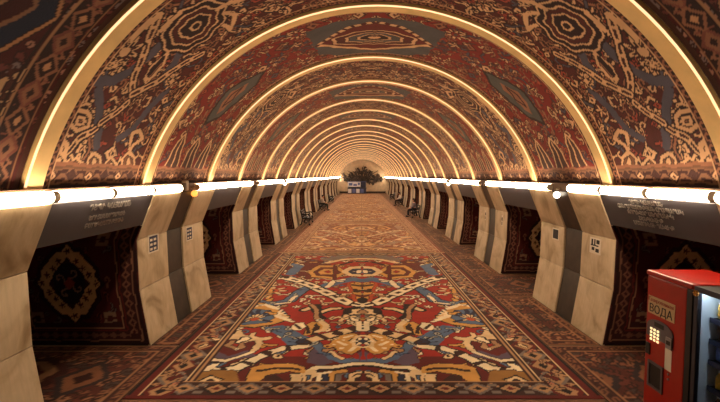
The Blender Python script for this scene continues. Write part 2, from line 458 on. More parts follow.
    D.poly(fl(E, [(236, 85), (250, 65), (269, 62), (269, 106), (248, 102)]), GRY); D.stroke(fl(E, [(236, 85), (250, 66), (269, 63)]), .08, CRM); D.stroke(fl(E, [(236, 85), (248, 102), (269, 106)]), .08, CRM)
    D.star(0, fl(E, [(269, 84)])[0][1], .2, 6, WHT); D.ell(0, fl(E, [(269, 84)])[0][1], .08, .08, NAVY)
    D.poly(fl(E, [(255, 130), (269, 122), (269, 160)]), PURP)
    D.stroke(fl(E, [(130, 120), (165, 125), (170, 140), (200, 150)]), .07, CRM)
    # bottom arches
    D.stroke(fl(E, [(60, 210), (110, 185), (160, 188), (210, 180), (269, 170)]), .16, DK); D.stroke(fl(E, [(55, 205), (110, 180), (160, 184), (210, 176), (269, 167)]), .10, WHT)
    D.poly(fl(E, [(215, 248), (225, 210), (250, 198), (269, 196), (269, 248)]), CRM); D.poly(fl(E, [(243, 248), (248, 222), (269, 215), (269, 248)]), BRN); D.poly(fl(E, [(230, 225), (250, 205), (269, 203), (269, 208), (250, 212)]), ORG)
    D.poly(fl(E, [(150, 248), (150, 215), (185, 200), (215, 205), (195, 215), (190, 248)]), GRY); D.stroke(fl(E, [(150, 245), (155, 205), (200, 198)]), .10, GOLD)
    D.poly(fl(E, [(108, 248), (112, 208), (148, 204), (144, 248)]), NAVY); D.stroke(fl(E, [(105, 248), (108, 206), (150, 202)]), .07, WHT)
    D.poly(fl(E, [(40, 248), (50, 195), (95, 190), (110, 210), (80, 225), (75, 248)]), CRM); D.poly(fl(E, [(55, 240), (60, 212), (85, 210), (70, 228)]), BLU)
    # lower side figures
    D.poly(fl(B, [(480, 240), (492, 188), (540, 172), (630, 168), (706, 182), (700, 205), (640, 200), (560, 212), (520, 240)]), GOLD)
    D.stroke(fl(B, [(520, 195), (600, 185), (680, 192)]), .07, BRN); D.poly(fl(B, [(540, 240), (560, 215), (600, 212), (620, 240)]), BRN); D.poly(fl(B, [(640, 245), (650, 210), (690, 208), (680, 245)]), CRM)
    D.poly(fl(B, [(250, 245), (262, 195), (330, 188), (440, 195), (455, 240)]), (150, 104, 46)); D.poly(fl(B, [(285, 235), (345, 210), (400, 230), (345, 252)]), DK)
    D.poly(fl(B, [(300, 234), (345, 215), (386, 231), (345, 248)]), CRM); D.poly(fl(B, [(322, 233), (345, 224), (365, 232), (345, 240)]), BRN)
    D.stroke(fl(B, [(275, 175), (300, 160), (330, 158), (380, 160)]), .15, DK); D.stroke(fl(B, [(275, 178), (295, 163), (330, 160)]), .10, WHT); D.stroke(fl(B, [(280, 185), (330, 190), (360, 175)]), .12, WHT)
    D.poly(fl(B, [(330, 118), (365, 72), (440, 58), (530, 68), (545, 95), (500, 120), (430, 135)]), DRED)
    D.stroke(fl(B, [(345, 118), (372, 75), (420, 70)]), .11, CRM); D.stroke(fl(B, [(440, 62), (520, 72), (532, 92), (505, 118)]), .11, CRM)
    D.poly(fl(B, [(395, 100), (420, 82), (465, 85), (480, 105), (440, 118)]), TAN); D.poly(fl(B, [(418, 100), (432, 92), (455, 94), (450, 108)]), RED)
    D.stroke(fl(B, [(430, 70), (455, 45)]), .08, CRM); D.stroke(fl(B, [(470, 70), (450, 45)]), .08, CRM)
    D.poly(fl(B, [(305, 148), (320, 122), (360, 118), (405, 140), (480, 118), (520, 140), (400, 160)]), PURP); D.stroke(fl(B, [(305, 150), (400, 158), (500, 125)]), .08, WHT)
    D.stroke(fl(A, [(130, 385), (200, 372), (260, 380), (330, 376)]), .16, CRM); D.stroke(fl(A, [(200, 360), (240, 385)]), .09, CRM); D.stroke(fl(A, [(280, 358), (250, 388)]), .09, CRM)
    D.fill_hooks(40, 0, 2.5, 1.5, 10.4, .07, .12, [CRM, GOLD, WHT, TAN], .06, BRN, 5, lambda a, b: (abs(a-1.3) > .3))
    for crop, spots in ((A, [(300, 238), (345, 242), (400, 236), (438, 210), (465, 190), (500, 184), (410, 350), (440, 372), (475, 385), (355, 340)]), (B, [(590, 45), (630, 60), (665, 85), (640, 35)]), (E, [(30, 75), (85, 95), (130, 130)])):
        for q, pt in enumerate(spots):
            (hu, hv), = fl(crop, [pt]); D.hook(hu, hv, .11, q*1.3, (176, 172, 158) if q % 2 else NAVY, .035)
    D.contour(.22, DK)
    # borders
    w = RUGW; D.u, D.v = U, Y
    D.rect(w-.78, w, -1, 12, BRN); D.rect(w-.75, w-.70, -1, 12, TAN)
    D.vine((-1, 12), w-.66, w-.16, .40, BRN, [DRED, TAN, DK, GRY, TAN, DK], axis=1)
    for a, b in ((w-.80, 1),):
        pass
    D.mask = (U > w-.64) & (U < w-.18)
    D.fill_hooks(120, w-.6, w-.22, .1, RUGLEN-.1, .05, .10, [TAN, CRM, DRED, GRY, ROSE], .035, BRN, 8)
    D.mask = None
    D.rect(w-.67, w-.64, -1, 12, CRM); D.rect(w-.19, w-.155, -1, 12, CRM); D.rect(w-.155, w-.06, -1, 12, DRED); D.rect(w-.06, w, -1, 12, DK)
    D.mask = D.u < w-.62
    for lo, hi, s_ in ((.10, .46, 1), (RUGLEN-.75, RUGLEN-.15, -1)):
        D.vine((-9, 9), lo, hi, .46, BRN, [DK, TAN, DRED, GRY, TAN, DK], axis=0)
        D.rect(-1, 9, lo-.03, lo, CRM); D.rect(-1, 9, hi, hi+.04, TAN)
    D.mask = None
    D.rect(-1, 9, -.1, .09, DRED); D.rect(-1, 9, RUGLEN-.16, RUGLEN+.2, TAN); D.rect(-1, 9, RUGLEN-.05, RUGLEN+.2, BRN)
    pos = np.stack([X, Y, np.full_like(X, .016)], -1)
    return grid_mesh('rug', pos, D.c, skirt=(0, 0, -.016))

PAL1 = (RED, DRED, BRN, DK, CRM, TAN, GOLD, WHT, BLU, NAVY, ORG, GRY, PURP)
PAL2 = ((156, 84, 58), (136, 74, 54), (128, 82, 60), (116, 72, 54), (228, 186, 138), (198, 148, 106), (214, 158, 98), (236, 202, 156), (166, 128, 104), (128, 94, 78), (190, 114, 74), (176, 134, 104), (156, 108, 86))  # tan and rust dyes, lightened to paint in the bright far hall
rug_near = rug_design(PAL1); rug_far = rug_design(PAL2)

def floor_patch(name, x0, x1, y0, y1, seed, step=.035, dim=1.0):
    """smaller floor carpet with a lined border and a field of hooks."""
    nx = max(8, int(abs(x1-x0)/step)); ny = int((y1-y0)/step)
    x = np.linspace(x0, x1, nx); y = np.linspace(y0, y1, ny)
    X, Y = np.meshgrid(x, y, indexing='ij')
    w, l = abs(x1-x0)/2, (y1-y0)/2
    U = np.abs(X-(x0+x1)/2); V = np.abs(Y-(y0+y1)/2)
    D = Design(U, V, (96, 44, 32), wob=.008)
    n = int(26*w*l)+6
    D.fill_hooks(n*2, 0, w, 0, l, .06, .16, [(176, 120, 84), (120, 58, 42), (150, 92, 64), (84, 66, 60)], .045, (58, 28, 22), seed)
    if w > .9:
        D.octo(0, 0, .8, .7, (70, 28, 22)); D.octo(0, 0, .66, .56, (160, 112, 76)); D.octo(0, 0, .5, .42, (96, 30, 24)); D.star(0, 0, .32, 8, (190, 140, 92))
        for k in (1, 2):
            D.diamond(k*1.0+.2, 0, .42, .6, (58, 44, 44)); D.diamond(k*1.0+.2, 0, .30, .44, (150, 96, 64)); D.diamond(k*1.0+.2, 0, .14, .2, (58, 20, 18))
    b = min(.24, w*.42)
    D.put((D.u > w-b) | (D.v > l-b), (66, 30, 24))
    if b > .1:
        D.vine((-l-.1, l+.1), w-b*.8, w-b*.25, .2, (80, 38, 28), [(150, 96, 66), (66, 26, 22), (176, 124, 84)], axis=1)
        D.mask = D.u < w-b*.9
        D.vine((-9, 9), l-b*.8, l-b*.25, .2, (80, 38, 28), [(150, 96, 66), (66, 26, 22), (176, 124, 84)], axis=0)
        D.mask = None
    D.put(((np.abs(U-(w-b)) < .018) & (V < l-b+.02)) | ((np.abs(V-(l-b)) < .018) & (U < w-b+.02)), (186, 132, 90))
    D.put((np.abs(U-(w-b*.16)) < .012) | (np.abs(V-(l-b*.16)) < .014), (160, 110, 76))
    D.put((U > w-.02) | (V > l-.02), (40, 20, 18))
    D.c *= .72
    pos = np.stack([X, Y, np.full_like(X, .012)], -1)
    return grid_mesh(name, pos, D.c, skirt=(0, 0, -.012))

for k in range(-1, 7):
    y0 = RUG0+RUGLEN*k
    if k < 0: lb, me = 'dark red edge of the carpet lying nearest the camera at the bottom edge', rug_far
    elif k == 0: lb, me = 'large vivid red and blue dragon carpet with cream rods in the foreground', rug_near
    else: lb, me = f'tan and rust hall carpet, {ORD[k-1]} one beyond the vivid red carpet', rug_far
    if k == 6: break
    if k < 0: me = floor_patch('near_carpet', RUGL, RUGR, 0, RUGLEN, 78, .05)
    o = link('hall_carpet', me, None, None, (0, y0, 0))
    tag(o, lb, 'carpet', 'large carpets down the middle of the hall')
# the last, shorter one up to the end wall
yl = RUG0+RUGLEN*6
o = link('hall_carpet', floor_patch('end_carpet', RUGL, RUGR, 0, END-.05-yl, 77, .05), None, None, (0, yl, 0))
tag(o, 'short brown carpet at the far end, in front of the booth', 'carpet', 'large carpets down the middle of the hall')

runner = {'left': floor_patch('runner_mesh', -3.97, RUGL-.005, 0, PILL-.01, 21), 'right': floor_patch('runner_mesh', RUGR+.005, 3.97, 0, PILL-.01, 22)}
passrug = {'left': floor_patch('passage_mesh', -7.7, RUGL-.005, 0, P-PILL-.01, 31), 'right': floor_patch('passage_mesh', RUGR+.005, 7.7, 0, P-PILL-.01, 32)}

# ------------------------------------------------------------------ hanging carpet on the side of each pillar
def edge_x(z):
    pr = PROFILE[::-1]
    return np.interp(z, [p[1] for p in pr], [p[0] for p in pr])
def side_carpet(sgn):
    W, z0, z1 = 2.35, .03, 2.13
    nu, nv = 110, 100
    u = np.linspace(0, W, nu); v = np.linspace(z0, z1, nv)
    U, V = np.meshgrid(u, v, indexing='ij')
    D = Design(U, V, (70, 22, 20), wob=.006)
    mu, mv = 1.22, 1.12
    D.fill_hooks(34, .5, 2.0, .4, 2.0, .05, .09, [(110, 52, 40), (96, 60, 48), (88, 72, 66)], .02, (46, 16, 16), 9)
    D.octo(mu, mv, .54, .64, (44, 18, 18)); D.diamond(mu, mv, .64, .80, (44, 18, 18))
    D.diamond(mu, mv, .55, .70, (196, 158, 112)); D.octo(mu, mv, .46, .56, (196, 158, 112))
    for k in range(16):
        a = 2*pi*k/16
        rr = .43/(abs(cos(a))*.90+abs(sin(a))*.76)
        D.star(mu+cos(a)*rr, mv+sin(a)*rr*1.02, .062, 5, (70, 28, 24))
    D.diamond(mu, mv, .36, .48, (52, 20, 20)); D.octo(mu, mv, .27, .36, (34, 22, 26))
    for a in range(4):
        D.hook(mu+.12*cos(a*pi/2+.5), mv+.14*sin(a*pi/2+.5), .12, a*pi/2, (132, 104, 84), .025)
    D.diamond(mu, mv, .10, .12, (132, 60, 44))
    for cu, cv in ((.60, 1.90), (.60, .50), (1.86, 1.90), (1.86, .50)):
        D.rect(cu-.11, cu+.11, cv-.11, cv+.11, (120, 88, 66)); D.rect(cu-.05, cu+.05, cv-.05, cv+.05, (60, 22, 20)); D.stroke([(cu-.1, cv), (cu+.1, cv)], .03, (60, 22, 20))
    for cu, cv in ((.55, 1.15), (1.95, 1.15), (1.22, .34)):
        D.hook(cu, cv, .09, 1, (130, 84, 62), .03)
    b = .40
    for f in (lambda a, c: D.put(((D.u > a) & (D.u < c)) | ((D.u > W-c) & (D.u < W-a)) & (D.v > z0+a) | ((D.v > z0+a) & (D.v < z0+c)), (52, 24, 22)),):
        f(0, b)
    def line(a, w, col):
        m = (np.abs(D.u-a) < w) & (D.v > z0+a*.78) | (np.abs(W-D.u-a) < w) & (D.v > z0+a*.78) | (np.abs(D.v-z0-a*.78) < w) & (D.u > a) & (D.u < W-a)
        D.put(m, col)
    ii = np.floor(V/.17).astype(int); fv = V/.17-ii-.5; x = (U-.22)/.09
    d = np.abs(x)+np.abs(fv)*1.7
    D.put((np.abs(U-.22) < .09) & (V > z0+.2) & (d < .85), (112, 70, 52)); D.put((np.abs(U-.22) < .09) & (V > z0+.2) & (d < .4), (54, 20, 20))
    ii = np.floor(U/.17).astype(int); fu = U/.17-ii-.5; x = (V-z0-.17)/.07
    d = np.abs(x)+np.abs(fu)*1.7
    D.put((np.abs(V-z0-.17) < .07) & (U > .3) & (d < .85), (100, 62, 48))
    line(.38, .012, (140, 96, 68)); line(.33, .012, (92, 30, 26)); line(.10, .012, (120, 80, 58)); line(.05, .03, (36, 16, 16))
    D.c *= 1.45
    X = sgn*(edge_x(V)+.012+U*(W-.0)/W)
    pos = np.stack([X, np.full_like(X, -.014), V], -1)
    if sgn > 0: pos = pos[:, :, :]
    return grid_mesh('side_carpet_mesh', pos if sgn > 0 else pos[::-1], D.c if sgn > 0 else D.c[::-1], skirt=(0, .012, 0))
sidec = {'left': side_carpet(-1), 'right': side_carpet(1)}

# ------------------------------------------------------------------ pillars
def pillar_meshes(sgn):
    out = {}
    a = .05
    prof = [(x+a, z) for x, z in PROFILE]
    pts = [(sgn*x, z) for x, z in prof]+[(sgn*7.93, 0.0), (sgn*7.93, 2.68)]
    bm = bmesh.new(); add_prism_y(bm, pts, 0, PILL); out['core'] = bm_mesh(bm, 'core')
    def face_strip(y0, y1, off, thick, gap):
        bm = bmesh.new()
        for (xa, za), (xb, zb) in zip(PROFILE[:-1], PROFILE[1:]):
            n = Vector((-(za-zb), 0, (xa-xb)))  # any perpendicular; only thickness matters
            g = gap
            def P_(t, d): return (sgn*(xa+(xb-xa)*t+off+d), za+(zb-za)*t)
            t0, t1 = g, 1-g
            add_prism_y(bm, [P_(t0, 0), P_(t1, 0), P_(t1, thick), P_(t0, thick)], y0, y1)
        es = [e for e in bm.edges]
        bmesh.ops.bevel(bm, geom=es, offset=.006, segments=1, affect='EDGES')
        return bm_mesh(bm, 'panel')
    out['p1'] = face_strip(0, 1.13, 0, .055, .004)
    out['strip'] = face_strip(1.13, 1.88, .035, .03, .002)
    out['p2'] = face_strip(1.88, PILL, 0, .055, .004)
    return out
PM = {'left': pillar_meshes(-1), 'right': pillar_meshes(1)}

for side, sg in (('left', -1), ('right', 1)):
    for k in range(NP+1):
        y = PIL0+P*k
        if y > END-1: break
        t = empty('stone_pillar', (0, y, 0), f'beige stone clad pillar with dark centre strip, {ORD[k]} on the {side} from the camera', 'pillar', 'stone pillars along the hall', 'thing')
        link('core', PM[side]['core'], M['core'], t)
        link('stone_panel', PM[side]['p1'], M['stone'], t); link('stone_panel', PM[side]['p2'], M['stone'], t)
        s_ = link('marble_strip', PM[side]['strip'], M['marble'], t); s_['label'] = 'dark brown marble strip'
        o = link('wall_carpet', sidec[side], None, None, (0, y, 0))
        tag(o, f'dark red medallion carpet hanging on the end of the {ORD[k]} {side} pillar', 'carpet', 'medallion carpets hung on the pillar ends')
        o = link('runner_carpet', runner[side], None, None, (0, y+.005, 0))
        tag(o, f'narrow brown floor carpet along the foot of the {ORD[k]} {side} pillar', 'carpet', 'narrow floor carpets along the pillars')
    for b in range(NP+1):
        y = PIL0+PILL+P*b
        if y > END-1: break
        o = link('passage_carpet', passrug[side], None, None, (0, y+.005, 0))
        tag(o, f'brown bordered carpet on the floor of the {ORD[b]} passage on the {side}', 'carpet', 'floor carpets in the side passages')

# lintels over the passages
def lintel_mesh(sgn):
    bm = bmesh.new()
    xt = lambda z: 3.83+(2.68-z)/(2.68-1.885)*(4.16-3.83)+.02
    add_prism_y(bm, [(sgn*xt(2.66), 2.675), (sgn*xt(2.15), 2.15), (sgn*7.93, 2.15), (sgn*7.93, 2.675)], .002, P-PILL-.002)
    return bm_mesh(bm, 'lintel')
LM = {'left': lintel_mesh(-1), 'right': lintel_mesh(1)}
TXT = {'left': ['ԴԵՊԻ ԿԱՅԱՐԱՆ', 'ԵՐԻՏԱՍԱՐԴԱԿԱՆ', 'ԲԱՐԵԿԱՄՈՒԹՅՈՒՆ'],
       'right': ['ԴԵՊԻ ԿԱՅԱՐԱՆ', 'ՀԱՆՐԱՊԵՏՈՒԹՅԱՆ ՀՐԱՊԱՐԱԿ', 'ԶՈՐԱՎԱՐ ԱՆԴՐԱՆԻԿ', 'ՇԵՆԳԱՎԻԹ', 'ՍԱՍՈՒՆՑԻ ԴԱՎԻԹ']}
for side, sg in (('left', -1), ('right', 1)):
    for b in range(NP+1):
        y = PIL0+PILL+P*b
        if y > END-1: break
        has = (b == 0) or (b in (1, 2))
        lb = f'dark grey lintel panel with silver lettering over the {ORD[b]} passage on the {side}' if b == 0 else f'dark grey lintel panel over the {ORD[b]} passage on the {side}'
        o = link('lintel_panel', LM[side], M['lintel'], None, (0, y, 0))
        tag(o, lb, 'lintel', 'dark lintel panels over the passages', 'thing')
        if b == 0:
            up = Vector((-sg*(-.33), 0, .795)); up = Vector((-sg*.33, 0, .795)).normalized()
            xa = Vector((0, -sg, 0))
            L = TXT[side]; n = len(L)
            for i, s in enumerate(L):
                if side == 'left': zz = 2.565-.105*i-(.04 if i else 0); yy = 1.28; size = .125 if i == 0 else .095
                else: zz = 2.60-.083*i; yy = 1.32; size = .09
                xx = 3.83+(2.68-zz)/(2.68-1.885)*.33+.02-.004
                words = [text('lettering', wd, size, M['letters'], o, Matrix.Identity(4), .004, 'LEFT', .002) for wd in s.split()]
                ws = [max(v.co.x for v in t_.data.vertices) for t_ in words]
                tot = sum(ws)+size*.3*(len(ws)-1); at_ = -tot/2
                for t_, wd_ in zip(words, ws):
                    pp = Vector((sg*xx, yy, zz))+xa*at_
                    t_.matrix_local = basis(xa, up, pp); at_ += wd_+size*.3

# ------------------------------------------------------------------ cornice, lamps
for i, (side, sg) in enumerate((('left', -1), ('right', 1))):
    bm = bmesh.new()
    add_prism_y(bm, [(sg*3.90, 2.685), (sg*7.95, 2.685), (sg*7.95, 2.95), (sg*4.02, 2.95), (sg*3.97, 2.855), (sg*3.835, 2.85), (sg*3.835, 2.832), (sg*3.90, 2.83)], -.6, END)
    struct(link(f'trim_{i+1}', bm_mesh(bm, 'trim'), M['cornice']))
def lamp_tree(sg):
    t = bpy.data.objects.new('tube_lamp', None); C.objects.link(t)
    sec = [(3.895, 2.69), (3.815, 2.69), (3.785, 2.715), (3.775, 2.75), (3.785, 2.79), (3.815, 2.82), (3.895, 2.82)]
    bm = bmesh.new(); add_prism_y(bm, [(sg*x, z) for x, z in sec], .06, 1.12)
    link('diffuser', bm_mesh(bm, 'diffuser'), M['tube'], t)
    for a, b in ((.002, .058), (1.122, 1.178)):
        bm = bmesh.new(); add_prism_y(bm, [(sg*min(x+.006, 3.895), z) for x, z in sec], a, b)
        link('end_cap', bm_mesh(bm, 'end_cap'), M['cap'], t)
    return t
for side, sg in (('left', -1), ('right', 1)):
    proto = lamp_tree(sg); first = True
    for b in range(NP+1):
        for j in range(4):
            y = 3.80+P*b+1.18*j
            if y+1.2 > END: continue
            o = proto if first else copy_tree(proto); first = False
            o.location = (0, y, 0); o.name = 'tube_lamp'
            tag(o, f'{ORD[j]} white tube lamp of the row over the {ORD[b]} {side} passage from the camera', 'lamp', 'glowing tube lamps along the cornice')

def globe(x, y, z, m, label):
    t = empty('globe_lamp', (x, y, z), label, 'lamp', 'small globe lamps between the tube lamps')
    bm = bmesh.new(); bmesh.ops.create_uvsphere(bm, u_segments=18, v_segments=12, radius=.07)
    link('glass_globe', bm_mesh(bm, 'globe', True), m, t)
    s = 1 if x > 0 else -1
    bm = bmesh.new(); add_tube(bm, [(0, 0, .06), (0, 0, .12), (s*.06, 0, .14)], .022, 10); link('bracket', bm_mesh(bm, 'bracket'), M['cap'], t)
globe(-3.83, 9.18, 2.62, M['globe_warm'], 'small amber globe lamp above the dark strip of the second left pillar')
globe(3.83, 9.0, 2.60, M['globe_white'], 'small white globe lamp above the dark strip of the second right pillar')
globe(-3.83, 20.1, 2.62, M['globe_white'], 'tiny white globe lamp above the fourth left pillar')
globe(3.83, 20.2, 2.60, M['globe_white'], 'tiny white globe lamp above the fourth right pillar')
bm = bmesh.new(); add_box(bm, -3.93, -3.83, 8.78, 8.9, 2.70, 2.90, .015)
tag(link('junction_box', bm_mesh(bm, 'junction_box'), M['paper']), 'small white upright box on the cornice beside the amber globe lamp', 'junction box')

# ------------------------------------------------------------------ vault
def vault_pt(ang, y, r): return (-r*cos(ang), y, ZC+r*sin(ang))
NA = 96
bm = bmesh.new()
r0, r1 = R+.015, R+.25
rings = []
for y in (-.6, END):
    rings.append([[bm.verts.new(vault_pt(FOOT+(pi-2*FOOT)*i/NA, y, r)) for i in range(NA+1)] for r in (r0, r1)])
for i in range(NA):
    for q in range(2):
        bm.faces.new((rings[0][q][i], rings[0][q][i+1], rings[1][q][i+1], rings[1][q][i]))
    for e in range(2):
        bm.faces.new((rings[e][0][i], rings[e][0][i+1], rings[e][1][i+1], rings[e][1][i]))
struct(link('ceiling', bm_mesh(bm, 'ceiling'), M['vault']))

# arch ribs with their light strip along the near corner
def rib_meshes():
    w, r_in, r_out = .25, R-.06, R+.012
    bm = bmesh.new(); prof = [(0, r_out), (0, r_in+.02), (.02, r_in), (w, r_in), (w, r_out)]
    rows = [[bm.verts.new(vault_pt(FOOT+(pi-2*FOOT)*i/NA, y, r)) for i in range(NA+1)] for y, r in prof]
    for a in range(len(prof)):
        A, B = rows[a], rows[(a+1) % len(prof)]
        for i in range(NA): bm.faces.new((A[i], A[i+1], B[i+1], B[i]))
    for i in (0, NA): bm.faces.new([r[i] for r in rows])
    rib = bm_mesh(bm, 'rib')
    bm = bmesh.new()
    pr = [(-.005, r_in+.012), (.009, r_in-.005), (.014, r_in-.001), (0, r_in+.02)]
    rows = [[bm.verts.new(vault_pt(FOOT+.01+(pi-2*FOOT-.02)*i/48, y, r)) for i in range(49)] for y, r in pr]
    for a in range(4):
        A, B = rows[a], rows[(a+1) % 4]
        for i in range(48): bm.faces.new((A[i], A[i+1], B[i+1], B[i]))
    return rib, bm_mesh(bm, 'strip')
RIB, STRIP = rib_meshes()
ribs = []
for k in range(0, 14):
    if k >= 1: ribs.append(7.12+P*(k-1))
    ribs.append(10.16+P*(k-1))
ribs = sorted(y for y in ribs if y < END-.4)
for i, y in enumerate(ribs):
    nm = ORD[i] if i < len(ORD) else f'number {i+1}'
    nm = nm if i < 15 else ['sixteenth','seventeenth','eighteenth','nineteenth','twentieth','twenty-first','twenty-second','twenty-third','twenty-fourth','twenty-fifth','twenty-sixth','twenty-seventh'][i-15]
    o = link('arch_rib', RIB, M['gold'], None, (0, y, 0))
    tag(o, f'gold arch rib with lit edge across the vault, {nm} from the camera', 'arch rib', 'gold arch ribs across the vault', 'thing')
    s = link('light_strip', STRIP, M['led'], o); s['label'] = 'glowing amber light strip'

def vault_panel(W, kind):
    step = .018
    ns = int(LARC/step); nt = int(W/step)
    s = np.linspace(0, LARC, ns); t = np.linspace(0, W, nt)
    S, T = np.meshgrid(s, t, indexing='ij')
    U = np.minimum(S, LARC-S)
    apex = LARC/2
    VB, VD, VC, VT, VG = (76, 26, 22), (40, 18, 17), (204, 158, 116), (142, 92, 66), (74, 68, 80)
    VR = (122, 30, 22)
    if kind == 'near':
        D = Design(U, T, (66, 14, 15), wob=.006)
        D.fill_hooks(420, .4, apex, 0, W, .05, .11, [(150, 104, 84), (96, 44, 36), (110, 92, 88)], .03, (44, 12, 14), 4)
        def vq(pts):
            r = []
            for cx, cy in pts:
                a, b = on_vault(cx, cy); r.append((a, b-(4.61-.01-W)))
            return r
        (ca, cb), = vq([(6, -8)])
        for rr, col in ((1.0, (160, 112, 74)), (.93, (26, 30, 50)), (.58, (132, 92, 66)), (.5, (60, 18, 20)), (.2, (160, 120, 84))): D.diamond(ca, cb, rr*1.0, rr*.62, col)
        D.diamond(ca+2.3, cb, .9, .6, (132, 92, 66)); D.diamond(ca+2.3, cb, .8, .52, (40, 34, 46)); D.diamond(ca+2.3, cb, .4, .3, (130, 88, 64))
        tri = [(-12, 86), (0, 79), (31, 67), (20, 95), (11, 125), (6, 160), (-20, 170)]
        D.poly(vq(tri), (176, 136, 96)); D.stroke(vq(tri[:3]), .05, (60, 20, 18)); D.stroke(vq(tri[2:6]), .04, (60, 20, 18))
        for cx, cy, a in ((6, 95, 0), (14, 85, 2), (5, 120, 1), (0, 140, 2.5), (-5, 105, 4)):
            (hu, hv), = vq([(cx, cy)]); D.hook(hu, hv, .16, a, (70, 30, 24), .05)
        D.vine((-1, 9), W-.48, W-.16, .30, VD, [(128, 84, 60), VD, (170, 122, 84), (110, 60, 46)], axis=0)
        D.put(np.abs(T-(W-.5)) < .018, (150, 108, 74)); D.put(np.abs(T-(W-.14)) < .012, (130, 90, 60)); D.put(np.abs(T-(W-.55)) < .02, VD)
        D.put(T > W-.08, (60, 30, 22))
    elif kind == 'wide':
        D = Design(U, T, VB, wob=.01)
        y0 = 4.65+.26
        def vp(crop, pts):
            ox, oy, sc = crop; r = []
            for cx, cy in pts:
                a, b = on_vault(ox+cx/sc, oy+cy/sc); r.append((a, b-y0))
            return r
        E = (40, 80, 3.654); Fc = (90, 0, 4.02); G = (240, 0, 5.03)
        D.fill_hooks(190, .4, apex, .12, W-.12, .13, .24, [VC, VC, VT, VG], .034, VD, 44)
        D.fill_hooks(330, .4, apex, .12, W-.12, .06, .13, [VC, VT, VC, VT, (150, 60, 40)], .026, VD, 12)
        D.stroke(vp(E, [(228, 40), (230, 120), (228, 190), (220, 245)]), .14, VG); D.stroke(vp(E, [(300, 215), (350, 180), (395, 125), (470, 45)]), .14, VG)
        D.stroke(vp(Fc, [(40, 330), (110, 330), (170, 300), (250, 230), (300, 185), (345, 175), (385, 200), (350, 260), (300, 320)]), .16, VG)
        # concentric medallion
        for rr, col in ((.62, VD), (.57, VC), (.53, VD), (.43, VC), (.395, VB), (.28, VC), (.245, VD), (.11, VC), (.07, VD)):
            cu, cv = vp(Fc, [(430, 115)])[0]; D.star(cu, cv, rr*.9, 8, col, k=.05)
        # cream forked rods
        v1 = [(290, 75), (268, 120), (238, 190), (215, 258), (192, 305), (182, 385)]
        v2 = [(182, 385), (270, 342), (330, 298), (390, 260), (455, 225)]
        for v in (v1, v2):
            D.stroke(vp(Fc, v), .17, VD); D.stroke(vp(Fc, v), .115, VC); D.stroke(vp(Fc, v), .045, VB, dash=(.22, .16))
        D.stroke(vp(Fc, [(290, 75), (240, 110), (180, 165)]), .09, VC); D.stroke(vp(Fc, [(370, 60), (330, 100), (300, 130)]), .08, VC)
        D.outlined(vp(Fc, [(230, 322), (262, 268), (322, 222), (302, 270), (252, 322)]), VT, VC, .05); D.stroke(vp(Fc, [(250, 300), (300, 245)]), .1, VD)
        for cx, cy, r in ((155, 215, .24), (340, 330, .16), (120, 270, .12)):
            cu, cv = vp(Fc, [(cx, cy)])[0]; D.star(cu, cv, r*1.25, 8, VD); D.star(cu, cv, r, 8, VC); D.star(cu, cv, r*.7, 8, VB); D.ell(cu, cv, r*.3, r*.3, VC)
        D.stroke(vp(Fc, [(545, 110), (570, 130), (590, 70), (555, 60)]), .07, VC); D.stroke(vp(Fc, [(520, 50), (570, 20), (630, 5)]), .08, VC)
        # rosettes and rods lower down
        D.stroke(vp(E, [(120, 170), (138, 125), (185, 118), (200, 142), (190, 176), (150, 190)]), .11, VD, True)
        D.stroke(vp(E, [(120, 170), (138, 125), (185, 118), (200, 142), (190, 176), (150, 190)]), .055, VC, True)
        D.stroke(vp(E, [(145, 165), (158, 140), (178, 145), (172, 168)]), .035, VC, True)
        for v in ([(112, 268), (160, 215), (220, 180)], [(235, 162), (290, 122), (332, 88)]):
            D.stroke(vp(E, v), .15, VD); D.stroke(vp(E, v), .095, VC); D.stroke(vp(E, v), .04, VB, dash=(.2, .15))
        D.stroke(vp(E, [(340, 235), (345, 200), (372, 190), (382, 218), (360, 235)]), .07, VC); D.stroke(vp(E, [(320, 290), (340, 262), (352, 240)]), .07, VC)
        D.stroke(vp(E, [(85, 260), (95, 225), (110, 240), (105, 268)]), .07, VC)
        for a in range(5):
            cx = 85+a*62; top = 268+(a % 2)*18
            p_ = vp(E, [(cx-26, 335), (cx-20, top+20), (cx, top), (cx+20, top+20), (cx+26, 335)])
            D.poly(p_, (110, 66, 40)); D.stroke(p_, .045, VC); D.stroke(vp(E, [(cx-8, 335), (cx, top+24), (cx+8, 335)]), .05, VC)
    else:
        D = Design(U, T, VR, wob=.014)
        D.fill_hooks(150, .4, apex, .12, W-.12, .13, .24, [VC, VT, VT, VG], .034, (70, 22, 18), 45)
        D.fill_hooks(420, .4, apex, .15, W-.15, .05, .11, [VC, VT, (160, 70, 44), VT, (80, 60, 54)], .022, (70, 22, 18), 33)
        y0 = 7.12+.26
        def vp(crop, pts):
            ox, oy, sc = crop; r = []
            for cx, cy in pts:
                a, b = on_vault(ox+cx/sc, oy+cy/sc); r.append((a, b-y0))
            return r
        G = (240, 0, 5.03); Hc = (150, 60, 3.213); VG = (74, 72, 72)
        # apex lozenge
        gp = [(390, 235), (440, 205), (540, 145), (620, 125), (712, 118), (712, 256), (600, 250), (480, 240)]
        D.poly(vp(G, [(330, 170), (480, 118), (712, 95), (712, 290), (560, 290), (400, 280)]), VG)
        D.poly(vp(G, gp), (96, 28, 22)); D.stroke(vp(G, gp[:5]), .10, VC); D.stroke(vp(G, [gp[0]]+gp[:4:-1]), .10, VC)
        D.stroke(vp(G, gp[:5]), .10, VB, dash=(.2, .07))
        cu, cv = apex, vp(G, [(704, 195)])[0][1]
